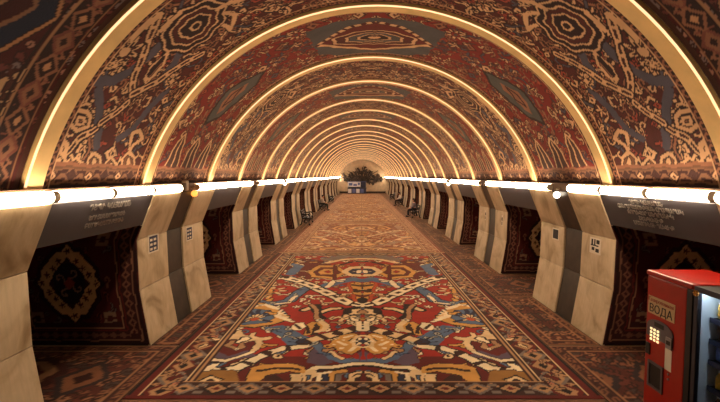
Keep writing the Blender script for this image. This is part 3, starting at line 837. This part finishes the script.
        for rr, col in ((.85, VC), (.78, VB), (.60, VC), (.54, VG), (.36, VC), (.30, VD), (.14, VC)):
            D.octo(cu, cv, rr, rr*.5, col)
        lz = [(178, 210), (205, 160), (245, 108), (300, 70), (368, 42), (345, 80), (280, 140), (225, 185)]
        D.poly(vp(Hc, lz), (76, 76, 72)); D.stroke(vp(Hc, lz), .07, (48, 28, 24), True)
        D.poly(vp(Hc, [(215, 178), (232, 142), (262, 108), (318, 76), (305, 98), (268, 132), (238, 160)]), VT); D.stroke(vp(Hc, [(235, 152), (262, 118), (300, 88), (270, 128)]), .05, (60, 26, 22), True)
        for v in ([(150, 235), (180, 180), (230, 100), (290, 55)], [(215, 225), (270, 165), (340, 100)]): D.stroke(vp(Hc, v), .06, VT, dash=(.3, .2))
        for t0 in (W*.25, W*.5, W*.75):
            D.poly([(.34, t0-.26), (.85, t0-.14), (1.0, t0), (.85, t0+.14), (.34, t0+.26)], (70, 40, 32)); D.stroke([(.34, t0-.26), (.85, t0-.14), (1.0, t0), (.85, t0+.14), (.34, t0+.26)], .05, VC)
            D.stroke([(.36, t0), (.9, t0)], .05, VC)
        for cu, cv in ((1.35, .5), (1.35, W-.5), (3.8, .55), (3.8, W-.55)): D.rosette(cu, cv, .2, VC, VR, (70, 60, 60))
    D.contour(.20, VD)
    if kind != 'near':
        e = .30
        D.rect(0, e, -1, 9, (104, 68, 46)); D.vine((-1, 9), .06, e-.05, .34, (124, 84, 58), [(60, 26, 22), VC, (70, 34, 26), (60, 26, 22), (66, 32, 26)], axis=1)
        D.put((D.u > e-.02) & (D.u < e+.03), VT); D.put(D.u < .05, VD)
        for q in (0, 1):
            TT = T if q == 0 else W-T
            D.put((TT < .16), (62, 28, 22)); ii = np.floor(D.u/.14).astype(int); f = D.u/.14-ii-.5
            D.put((TT < .16) & (((TT-.09)/.06)**2+(f*.14/.055)**2 < 1), VT); D.put((TT < .16) & (((TT-.09)/.03)**2+(f*.14/.03)**2 < 1), VD)
            D.put(np.abs(TT-.165) < .012, VC); D.put(TT < .022, VD)
    ang = FOOT+S/R
    r = R-.0
    pos = np.stack([-r*np.cos(ang), T, ZC+r*np.sin(ang)], -1)
    out = np.stack([-np.cos(ang), np.zeros_like(T), np.sin(ang)], -1)*.012
    return grid_mesh('vault_carpet_mesh', pos, D.c, skirt=out)
w1 = ribs[1]-ribs[0]-.25; w2 = ribs[2]-ribs[1]-.25
VN, VW, VS = vault_panel(3.1, 'near'), vault_panel(w1-.02, 'wide'), vault_panel(w2-.02, 'plain')
o = link('vault_carpet', VN, None, None, (0, ribs[0]-3.1-.01, 0))
tag(o, 'dark red vault carpet with navy diamonds nearest the camera', 'carpet', 'carpets lining the vault')
NUM = ORD+['sixteenth','seventeenth','eighteenth','nineteenth','twentieth','twenty-first','twenty-second','twenty-third','twenty-fourth','twenty-fifth','twenty-sixth','twenty-seventh']
for i, y in enumerate(ribs):
    last = i+1 >= len(ribs)
    me = VW if i % 2 == 0 else VS
    if y+.2+(w1 if i % 2 == 0 else w2) > END+.05: continue
    o = link('vault_carpet', me, None, None, (0, y+.26, 0))
    col = 'brown and cream figured' if i % 2 == 0 else 'red lozenge'
    tag(o, f'{col} carpet lining the vault just beyond the {NUM[i]} arch rib', 'carpet', 'carpets lining the vault')

# ------------------------------------------------------------------ room shell
struct(box('floor', -8.2, 8.2, -.6, END+.3, -.25, 0, M['floor']))
struct(box('wall_left', -8.25, -8.0, -.6, END+.3, 0, 3.1, M['wallside']))
struct(box('wall_right', 8.0, 8.25, -.6, END+.3, 0, 3.1, M['wallside']))
struct(box('wall_far', -8.0, 8.0, END, END+.3, 0, 6.2, M['plaster']))
struct(box('baseboard_far', -3.97, 3.97, END-.035, END, 0, .32, M['dark_base']))

# bronze tree relief on the end wall
def relief():
    t = empty('wall_relief', (.0, END-.02, 1.5), 'dark bronze branching relief sculpture on the pale end wall', 'sculpture')
    g = np.random.default_rng(5)
    bm = bmesh.new()
    tips = []
    for i in range(15):
        a = -1.25+2.5*i/14
        L = 2.6+g.uniform(-.3, .3) if abs(a) > .6 else 2.2+g.uniform(0, .7)
        pts = []
        for q in range(6):
            f = q/5
            pts.append((3.4*sin(a)*f*(.6+.4*f)*L/2.4+g.uniform(-.06, .06), -.10-.05*sin(q), .2+1.0*f*L*cos(a)*.85+.4*f+g.uniform(-.05, .05)))
        add_tube(bm, pts, [.11-.015*q for q in range(6)], 7); tips.append(pts)
    link('branches', bm_mesh(bm, 'branches', True), M['metal_leaf'], t)
    bm = bmesh.new()
    for i in range(560):
        x = g.uniform(-3.35, 3.35)
        up = 2.3+.55*cos(x*1.1)-.10*abs(x)+.35*sin(x*5.3); lo = .20+.30*cos(x*2.1)+.07*abs(x)
        z = g.uniform(lo, max(lo+.3, up))
        s = g.uniform(.10, .30); a = g.uniform(0, 6.28); d = g.uniform(-.30, -.06)
        pr = [(1, 0), (.3, .35), (-.7, .2), (-.9, -.15), (.2, -.4)]
        A = [bm.verts.new((x+s*(p*cos(a)-q*sin(a)), d-.03+.05*g.uniform(-1, 1), z+s*1.3*(p*sin(a)+q*cos(a)))) for p, q in pr]
        B = [bm.verts.new((v.co.x, v.co.y+.03, v.co.z)) for v in A]
        bm.faces.new(A); bm.faces.new(B[::-1])
        for k in range(5): bm.faces.new((A[k], A[(k+1) % 5], B[(k+1) % 5], B[k]))
    link('leaves', bm_mesh(bm, 'leaves'), M['metal_leaf'], t)
relief()

def booth():
    t = empty('information_booth', (-.95, END-1.6, .0125), 'blue and white booth standing against the end wall under the relief', 'booth')
    box('counter', -1.55, 1.55, -.45, .45, 0, .92, M['navy'], t, .02)
    for i in range(4):
        c = -1.2+i*.68
        box('front_panel', c-.28, c+.28, -.475, -.45, .12, .80, M['whitepanel'] if i % 2 == 0 else M['bluepanel'], t)
    box('worktop', -1.62, 1.62, -.52, .52, .92, .98, M['black'], t, .01)
    for x in (-1.5, .55, 1.5): box('post', x-.03, x+.03, -.42, -.36, .98, 1.95, M['steel'], t)
    box('back_panel', -1.5, 1.5, .38, .44, .98, 1.95, M['navy'], t)
    b = box('sign_board', -1.55, .6, -.48, -.42, 1.15, 1.98, M['whitepanel'], t)
    for i, (x0, x1, z0, z1) in enumerate(((-1.35, -.75, 1.35, 1.8), (-.6, .0, 1.30, 1.62), (.15, .5, 1.45, 1.85))):
        box('blue_patch', x0, x1, -.49, -.48, z0, z1, M['bluepanel'], b)
    box('roof', -1.6, 1.6, -.5, .5, 1.98, 2.04, M['bluepanel'], t, .01)
booth()

# ------------------------------------------------------------------ notices on the pillars
def notice(side, y, z, w, h, frame, marks, label):
    sg = -1 if side == 'left' else 1
    x = float(edge_x(z))
    t = bpy.data.objects.new('paper_notice', None); C.objects.link(t)
    tag(t, label, 'notice', 'paper notices on the pillars')
    zs = (z-h/2, z+h/2)
    up = Vector((sg*(float(edge_x(zs[1]))-float(edge_x(zs[0]))), 0, h)).normalized()
    t.matrix_world = basis((0, -sg, 0), up, (sg*(x-.004), y, z))
    box('sheet', -w/2, w/2, -h/2, h/2, 0, .004, M['paper'], t)
    if frame:
        f = box('printed_frame', -w*.40, w*.40, -h*.42, h*.42, .004, .0055, M['blueprint'], t)
        for i in range(2):
            for j in range(3): box('printed_square', -w*.33+i*w*.34, -w*.33+i*w*.36+w*.22, -h*.35+j*h*.25, -h*.35+j*h*.25+h*.13, .0055, .0065, M['paper'], f)
    for (a, b, c, d) in marks: box('printed_mark', a*w, b*w, c*h, d*h, .004, .0055, M['ink'], t)
MK = [(-.35, -.2, .05, .4), (-.1, .02, .0, .42), (.1, .38, .15, .4), (-.3, -.05, -.3, -.1), (.05, .35, -.38, -.15), (-.4, .3, -.02, .06)]
notice('left', 7.98, 1.74, .40, .34, True, [], 'white notice with dark blue frame on the near panel of the second left pillar')
notice('left', 9.66, 1.70, .36, .32, True, [], 'white notice with dark blue frame on the far panel of the second left pillar')
notice('right', 8.05, 1.68, .38, .30, False, MK, 'small white notice with black marks on the near panel of the second right pillar')
notice('right', 9.70, 1.68, .32, .26, False, [(-.4, .4, -.4, .4)], 'small dark notice on the far panel of the second right pillar')
notice('right', 13.4, 1.60, .10, .34, False, [(-.4, .4, .0, .3), (-.3, .2, -.4, -.1)], 'narrow notice with dark marks on the near panel of the third right pillar')
notice('right', 15.2, 1.60, .10, .34, False, [(-.4, .4, .0, .3), (-.3, .2, -.4, -.1)], 'narrow notice with dark marks on the far panel of the third right pillar')

# ------------------------------------------------------------------ benches
def make_bench():
    t = bpy.data.objects.new('park_bench', None); C.objects.link(t)
    bm = bmesh.new()
    for i in range(4): add_box(bm, -.02+i*.105, .07+i*.105, -.78, .78, .43, .46, .006)
    link('seat', bm_mesh(bm, 'seat'), M['wood'], t)
    bm = bmesh.new()
    for i in range(3): add_box(bm, .40+i*.03, .43+i*.03, -.78, .78, .54+i*.13, .635+i*.13, .006)
    link('backrest', bm_mesh(bm, 'backrest'), M['wood'], t)
    for s in (-1, 1):
        bm = bmesh.new(); y = s*.80
        add_tube(bm, [(-.10, y, .02), (-.03, y, .06), (-.01, y, .25), (-.05, y, .42), (-.06, y, .55), (-.02, y, .66), (.1, y, .68), (.25, y, .65), (.38, y, .66)], .038, 8)
        add_tube(bm, [(.52, y, .02), (.44, y, .08), (.40, y, .25), (.38, y, .42), (.42, y, .65), (.49, y, .90)], .038, 8)
        add_tube(bm, [(-.05, y, .42), (.15, y, .41), (.38, y, .42)], .034, 8)
        ring = [(.17+.10*cos(a), y, .25+.10*sin(a)) for a in np.linspace(0, 2*pi, 17)[:-1]]
        add_tube(bm, ring, .03, 6, True)
        sp = [(.16+(.02+.012*i)*cos(i*.7), y, .54+(.02+.009*i)*sin(i*.7)) for i in range(9)]
        add_tube(bm, sp, .026, 6)
        link('end_frame', bm_mesh(bm, 'end_frame', True), M['iron'], t)
    return t
bproto = make_bench(); fb = True
for side, k in (('left', 4), ('left', 6), ('left', 8), ('right', 4), ('right', 6), ('right', 8)):
    sg = -1 if side == 'left' else 1
    o = bproto if fb else copy_tree(bproto); fb = False
    y = {('left', 4): 26.4, ('left', 6): 36.9, ('left', 8): 47.8, ('right', 4): 30.9, ('right', 6): 42.6, ('right', 8): 53.0}[(side, k)]
    o.location = (sg*3.40, y, .036); o.rotation_euler = (0, 0, 0 if sg > 0 else pi)
    nm = {4: 'nearest', 6: 'middle', 8: 'farthest'}[k]
    tag(o, f'dark slatted bench with scrolled iron ends, {nm} of three along the {side} wall', 'bench', 'dark benches along the pillars')

# ------------------------------------------------------------------ seated people
def skin_mesh(name, verts, edges, radii, sub=1):
    me = bpy.data.meshes.new(name)
    bm = bmesh.new(); lay = bm.verts.layers.skin.verify()
    vs = []
    for i, (p, r) in enumerate(zip(verts, radii)):
        v = bm.verts.new(p); v[lay].radius = r if isinstance(r, tuple) else (r, r)
        if i == 0: v[lay].use_root = True
        vs.append(v)
    for a, b in edges: bm.edges.new((vs[a], vs[b]))
    bm.to_mesh(me); bm.free()
    o = bpy.data.objects.new(name, me); C.objects.link(o)
    o.modifiers.new('Skin', 'SKIN').use_smooth_shade = True
    if sub:
        m = o.modifiers.new('Sub', 'SUBSURF'); m.levels = sub; m.render_levels = sub
    dg = bpy.context.evaluated_depsgraph_get(); dg.update()
    r = bpy.data.meshes.new_from_object(o.evaluated_get(dg))
    bpy.data.objects.remove(o)
    r.materials.clear()
    r.polygons.foreach_set('use_smooth', [True]*len(r.polygons))
    return r
def person(loc, rz, top, trousers, hairc, label, longhair, lean):
    """seated, facing local -X, hips over the seat."""
    t = empty('person', loc, label, 'person', None, None, rz)
    skin = plain('skin', (196, 140, 108), .6)
    tm = plain('top_cloth', top, .9, noise=.1, nscale=20); pm = plain('trouser_cloth', trousers, .9, noise=.1, nscale=20); hm = plain('hair', hairc, .6)
    sm = plain('shoe', (36, 30, 30), .5)
    V = [(0.20, 0, .55)]; E = []; Rr = [.12]
    def chain(start, pts, rad):
        i = start
        for p, r in zip(pts, rad):
            V.append(p); Rr.append(r); E.append((i, len(V)-1)); i = len(V)-1
        return i
    L = lean
    ch = chain(0, [(.21-L*.2, 0, .72), (.22-L*.5, 0, .92), (.21-L*.7, 0, 1.03)], [.115, .135, .09])
    nk = chain(ch, [(.20-L*.8, 0, 1.09), (.18-L*.9, 0, 1.19), (.17-L, 0, 1.27)], [.052, .085, .075])
    hands = []
    for s in (-1, 1):
        sh = chain(ch, [(.21-L*.6, s*.17, 1.0), (.14-L*.5, s*.22, .78), (-.08-L*.2, s*.12, .66), (-.14-L*.2, s*.09, .64)], [.058, .045, .034, .026])
        base = V[sh]
        for f in range(5):
            dy = (f-2)*.018
            ln = (.045, .07, .078, .07, .05)[f] if f else .05
            off = .02*s*(-1)
            if f == 0: chain(sh, [(base[0]-.015, base[1]-s*.035, base[2]+.005), (base[0]-.05, base[1]-s*.045, base[2]-.005)], [.011, .009])
            else: chain(sh, [(base[0]-.03, base[1]+s*((f-2.5)*.02), base[2]-.005), (base[0]-.03-ln*.6, base[1]+s*((f-2.5)*.022), base[2]-.02), (base[0]-.03-ln, base[1]+s*((f-2.5)*.022), base[2]-.045)], [.012, .009, .008])
        kn = chain(0, [(.17, s*.10, .54), (-.22, s*.13, .54), (-.24, s*.13, .30), (-.23, s*.13, .09), (-.34, s*.14, .045)], [.092, .066, .055, .038, .034])
    body = link('body', skin_mesh('body', V, E, Rr), skin, t)
    # clothes follow the same joints, a little larger
    Vt = [(.20, 0, .56), (.21-L*.2, 0, .72), (.22-L*.5, 0, .92), (.21-L*.7, 0, 1.04)]; Et = [(0, 1), (1, 2), (2, 3)]; Rt = [.145, .135, .152, .10]
    for s in (-1, 1):
        n = len(Vt); Vt += [(.21-L*.6, s*.17, 1.0), (.14-L*.5, s*.225, .78), (-.04-L*.2, s*.14, .68)]; Rt += [.075, .062, .048]; Et += [(2, n), (n, n+1), (n+1, n+2)]
    link('top', skin_mesh('top', Vt, Et, Rt), tm, t)
    Vp = [(.20, 0, .55)]; Ep = []; Rp = [.14]
    for s in (-1, 1):
        n = len(Vp); Vp += [(.17, s*.10, .54), (-.22, s*.13, .545), (-.24, s*.13, .30), (-.23, s*.13, .11)]; Rp += [.108, .082, .07, .06]; Ep += [(0, n), (n, n+1), (n+1, n+2), (n+2, n+3)]
    link('trousers', skin_mesh('trousers', Vp, Ep, Rp), pm, t)
    for s in (-1, 1):
        bm = bmesh.new(); bmesh.ops.create_uvsphere(bm, u_segments=14, v_segments=8, radius=1)
        for v in bm.verts: v.co = Vector((-.30+v.co.x*.135, s*.135+v.co.y*.048, .05+max(v.co.z, -.6)*.055))
        link('shoe', bm_mesh(bm, 'shoe', True), sm, t)
    hx, hz = .175-L*.95, 1.225
    Vh = [(hx+.02, 0, hz+.03), (hx+.055, 0, hz-.02)]; Rh = [.098, .085]
    bm = bmesh.new(); bmesh.ops.create_uvsphere(bm, u_segments=18, v_segments=12, radius=1)
    for v in bm.verts:
        c = v.co.copy(); v.co = Vector((hx+.022+c.x*.108, c.y*.092, hz+.035+c.z*.105))
        if c.x < -.35 and c.z < .25: v.co.x = hx+.0
        if longhair and c.z < -.1 and c.x > -.2: v.co.z -= .20*(-c.z); v.co.x += .02
    link('hair', bm_mesh(bm, 'hair', True), hm, t)
    bm = bmesh.new(); bmesh.ops.create_uvsphere(bm, u_segments=8, v_segments=6, radius=.016, matrix=Matrix.Translation((hx-.093, 0, hz-.015)))
    link('nose', bm_mesh(bm, 'nose', True), skin, t)
    for s in (-1, 1):
        bm = bmesh.new(); bmesh.ops.create_uvsphere(bm, u_segments=8, v_segments=6, radius=.009, matrix=Matrix.Translation((hx-.082, s*.032, hz+.012)))
        link('eye', bm_mesh(bm, 'eye', True), sm, t)
        bm = bmesh.new(); bmesh.ops.create_uvsphere(bm, u_segments=8, v_segments=6, radius=.02, matrix=Matrix.Translation((hx+.01, s*.088, hz-.01)))
        link('ear', bm_mesh(bm, 'ear', True), skin, t)
    box('mouth', hx-.086, hx-.078, -.022, .022, hz-.052, hz-.044, plain('lips', (150, 80, 70), .6), t)
person((3.40, 31.1, .017), 0, (118, 104, 110), (40, 38, 46), (40, 22, 18), 'dark haired person in a grey top seated on the nearest right bench', True, .06)
person((3.40, 42.8, .017), 0, (226, 216, 206), (46, 34, 34), (26, 18, 16), 'person in a white top seated on the middle right bench', False, .04)
person((-3.40, 37.0, .017), pi, (196, 176, 160), (50, 56, 48), (22, 16, 16), 'dark haired person in a pale top seated on the middle left bench', False, .05)

# ------------------------------------------------------------------ red water vending machine
FX = 3.25                                  # front plane of both machines
def water_machine():
    t = empty('vending_machine', (FX, 4.857, .013), 'red water vending machine with keypad beside the lit snack machine', 'vending machine')
    h, y0, y1, dp = 1.841, -.352, .352, .71
    box('cabinet', .03, dp, y0, y1, .06, h-.06, M['red'], t, .012)
    box('top', -.015, dp+.01, y0-.012, y1+.012, h-.06, h, M['red'], t, .018)
    box('plinth', .05, dp-.03, y0+.02, y1-.02, 0, .06, M['black'], t)
    d = box('door', 0, .03, y0+.075, y1, .08, h-.07, M['red'], t, .008)
    box('edge_strip', .004, .03, y0, y0+.075, .08, h-.07, M['black'], t)  # black strip down the near edge of the front
    def fy(a): return a*1.181-4.857
    def fz(z): return 3-(3-z)*1.181-.013
    s = box('sign_plate', -.006, .0, fy(4.01), fy(4.385), fz(1.595), fz(1.775), M['cream_plate'], t, .002)
    bx = basis((0, -1, 0), (0, 0, 1), (-.008, fy(4.20), fz(1.65)))
    text('lettering', 'ВОДА', .135, M['sign_ink'], s, bx, .002)
    bx = basis((0, -1, 0), (0, 0, 1), (-.008, fy(4.20), fz(1.738)))
    text('script', 'Газированная', .062, M['sign_red'], s, bx, .002)
    # arched control plate
    bm = bmesh.new()
    pts = [(fy(4.385), fz(1.36)), (fy(4.385), fz(1.47))]+[(fy(4.20)+.218*cos(a), fz(1.47)+.10*sin(a)) for a in np.linspace(0, pi, 12)]+[(fy(4.015), fz(1.36))]
    A = [bm.verts.new((-.012, p, z)) for p, z in pts]; B = [bm.verts.new((.0, p, z)) for p, z in pts]
    bm.faces.new(A); bm.faces.new(B[::-1])
    for i in range(len(pts)): bm.faces.new((A[i], A[(i+1) % len(pts)], B[(i+1) % len(pts)], B[i]))
    cp = link('control_panel', bm_mesh(bm, 'control_panel'), M['keyplate'], t)
    box('display', -.016, -.012, fy(4.14), fy(4.27), fz(1.485), fz(1.53), M['black'], cp)
    for i in range(3):
        for j in range(4):
            box('key', -.022, -.012, fy(4.31)+(-i)*.058-.015, fy(4.31)+(-i)*.058+.015, fz(1.445)-j*.042-.013, fz(1.445)-j*.042+.013, M['key'], cp, .003)
    box('coin_slot', -.022, 0, fy(4.02), fy(4.10), fz(1.33), fz(1.44), M['steel'], t, .004)
    c = box('note_slot', -.026, -.02, fy(4.035), fy(4.085), fz(1.37), fz(1.41), M['black'], t)
    box('coin_return', -.012, .0, fy(4.33), fy(4.395), fz(1.16), fz(1.28), M['black'], t, .004)
    box('instruction_label', -.003, 0, fy(4.03), fy(4.12), fz(1.11), fz(1.32), M['paper'], t)
    bm = bmesh.new()
    for a, b, c_, d_ in ((4.13, 4.155, .84, 1.11), (4.325, 4.35, .84, 1.11), (4.155, 4.325, 1.085, 1.11), (4.155, 4.325, .84, .865)): add_box(bm, -.016, 0, fy(a), fy(b), fz(c_), fz(d_))
    link('dispenser_frame', bm_mesh(bm, 'dispenser_frame'), M['keyplate'], t)
    box('dispenser_hatch', -.006, 0, fy(4.155), fy(4.325), fz(.865), fz(1.085), M['black'], t)
    for z in (1.03, 1.08): 
        bm = bmesh.new(); bmesh.ops.create_cone(bm, segments=12, radius1=.012, radius2=.012, depth=.012, cap_ends=True, matrix=Matrix.Translation((-.006, fy(4.06), fz(z))) @ Matrix.Rotation(pi/2, 4, 'Y'))
        link('button', bm_mesh(bm, 'button'), M['steel'], t)
water_machine()

SHELF = [3-(3-z)*1.181 for z in (1.745, 1.555, 1.365, 1.13, .90)]
def snack_machine():
    t = empty('vending_machine', (FX, 4.0, .013), 'lit snack vending machine with glass front at the right edge', 'vending machine')
    h, y0, y1, dp = 1.828, -.48, .476, .71
    def shell(parts, name, m):
        bm = bmesh.new()
        for p in parts: add_box(bm, *p)
        return link(name, bm_mesh(bm, name), m, t)
    shell([(.04, dp, y1-.03, y1, .0, h), (.04, dp, y0, y0+.03, .0, h), (.04, dp, y0, y1, h-.04, h), (dp-.03, dp, y0, y1, 0, h), (.04, dp, y0, y1, 0, .40)], 'cabinet', M['black'])
    shell([(.05, dp-.05, y1-.045, y1-.03, .46, h-.05), (.05, dp-.05, y0+.03, y0+.045, .46, h-.05), (dp-.05, dp-.03, y0+.03, y1-.03, .46, h-.05)], 'lining', M['inner'])
    f = shell([(0, .04, y1-.05, y1, .0, h), (0, .04, y0, y0+.18, 0, h), (0, .04, y0+.18, y1-.05, h-.055, h), (0, .04, y0+.18, y1-.05, 0, .50)], 'door_frame', M['frame'])
    box('glass_pane', .015, .021, y0+.18, y1-.05, .50, h-.055, M['glass'], t)
    box('light_tube', .045, .085, y0+.06, y1-.06, h-.062, h-.045, M['coolled'], t, .006)
    for z in SHELF:
        s = box('shelf', .14, dp-.06, y0+.06, y1-.06, z-.013-.025, z-.013, M['black'], t, .003)
        box('price_rail', .128, .14, y0+.06, y1-.06, z-.06, z-.008, M['navy'], s)
    bm = bmesh.new(); bmesh.ops.create_cone(bm, segments=20, radius1=.03, radius2=.026, depth=.014, cap_ends=True, matrix=Matrix.Translation((-.007, y1-.035, h-.07)) @ Matrix.Rotation(-pi/2, 4, 'Y'))
    for i in range(6):
        a = i*pi/3; bmesh.ops.create_uvsphere(bm, u_segments=8, v_segments=6, radius=.013, matrix=Matrix.Translation((-.012, y1-.035+.022*cos(a), h-.07+.022*sin(a))))
    b = link('brass_badge', bm_mesh(bm, 'badge', True), M['brass'], t); b['label'] = 'brass flower badge'
snack_machine()

COLS = {'yellow': (224, 178, 70), 'white': (226, 222, 214), 'blue': (60, 84, 150), 'red': (170, 40, 34), 'green': (74, 110, 60), 'brown': (96, 58, 36)}
SM = {k: plain('wrap_'+k, v, .35, noise=.15, nscale=30) for k, v in COLS.items()}
def bag(m):
    bm = bmesh.new(); n = 8
    for sgn in (-1, 1):
        g = [[bm.verts.new((sgn*.035*(1-abs(2*i/n-1)**2.5)*(1-abs(2*j/n-1)**4), -.055+.11*i/n, .15*j/n)) for j in range(n+1)] for i in range(n+1)]
        for i in range(n):
            for j in range(n): bm.faces.new((g[i][j], g[i+1][j], g[i+1][j+1], g[i][j+1]))
    bmesh.ops.remove_doubles(bm, verts=bm.verts, dist=.0005)
    return bm_mesh(bm, 'bag', True)
def bottle():
    prof = [(.0, 0), (.030, 0), (.033, .01), (.033, .10), (.028, .125), (.013, .15), (.013, .17), (0, .17)]
    bm = bmesh.new(); rings = []
    for r, z in prof: rings.append([bm.verts.new((max(r, .0005)*cos(2*pi*k/14), max(r, .0005)*sin(2*pi*k/14), z)) for k in range(14)])
    for a, b in zip(rings[:-1], rings[1:]):
        for k in range(14): bm.faces.new((a[k], a[(k+1) % 14], b[(k+1) % 14], b[k]))
    bm.faces.new(rings[0][::-1]); bm.faces.new(rings[-1])
    return bm_mesh(bm, 'bottle', True)
names = ['yellow', 'white', 'brown', 'red', 'blue', 'green']
for i, z in enumerate(SHELF[:5]):
    for j in range(4):
        c = names[(i*2+j) % 6]
        y = 4.0+.476-.13-.165*j
        if i < 3:
            o = link('snack_bag', bag(SM[c]), SM[c], None, (FX+.20, y, z+.001)); kind = 'snack bag'
            for q in range(1):
                top = box('seal', -.004, .004, -.055, .055, .15, .165, M['whitepanel'], o)
        else:
            o = link('drink_bottle', bottle(), SM[c], None, (FX+.20, y, z+.001)); kind = 'bottle'
            bm = bmesh.new(); bmesh.ops.create_cone(bm, segments=14, radius1=.016, radius2=.016, depth=.022, cap_ends=True, matrix=Matrix.Translation((0, 0, .178))); link('cap', bm_mesh(bm, 'cap'), M['whitepanel'], o)
        pos = ['beside the far lining', 'second from the far lining', 'third from the far lining', 'fourth from the far lining'][j]
        tag(o, f'{c} {kind} on the {ORD[i]} shelf of the snack machine, {pos}', kind, 'goods in the snack machine')

# ------------------------------------------------------------------ camera, world, view
cam = bpy.data.cameras.new('camera'); co = bpy.data.objects.new('camera', cam); C.objects.link(co)
co.location = (CX, 0, H); co.rotation_euler = (pi/2-TH, 0, 0)
cam.sensor_width = 36; cam.lens = F/720*36; cam.shift_x = -1/720; cam.clip_end = 300
S = bpy.context.scene; S.camera = co
w = bpy.data.worlds.new('world'); S.world = w; w.use_nodes = True
w.node_tree.nodes['Background'].inputs['Color'].default_value = (1, .75, .5, 1)
w.node_tree.nodes['Background'].inputs['Strength'].default_value = .02
S.view_settings.view_transform = 'Standard'; S.view_settings.look = 'None'; S.view_settings.gamma = 1
S.view_settings.use_curve_mapping = False
S.view_settings.exposure = 0.5
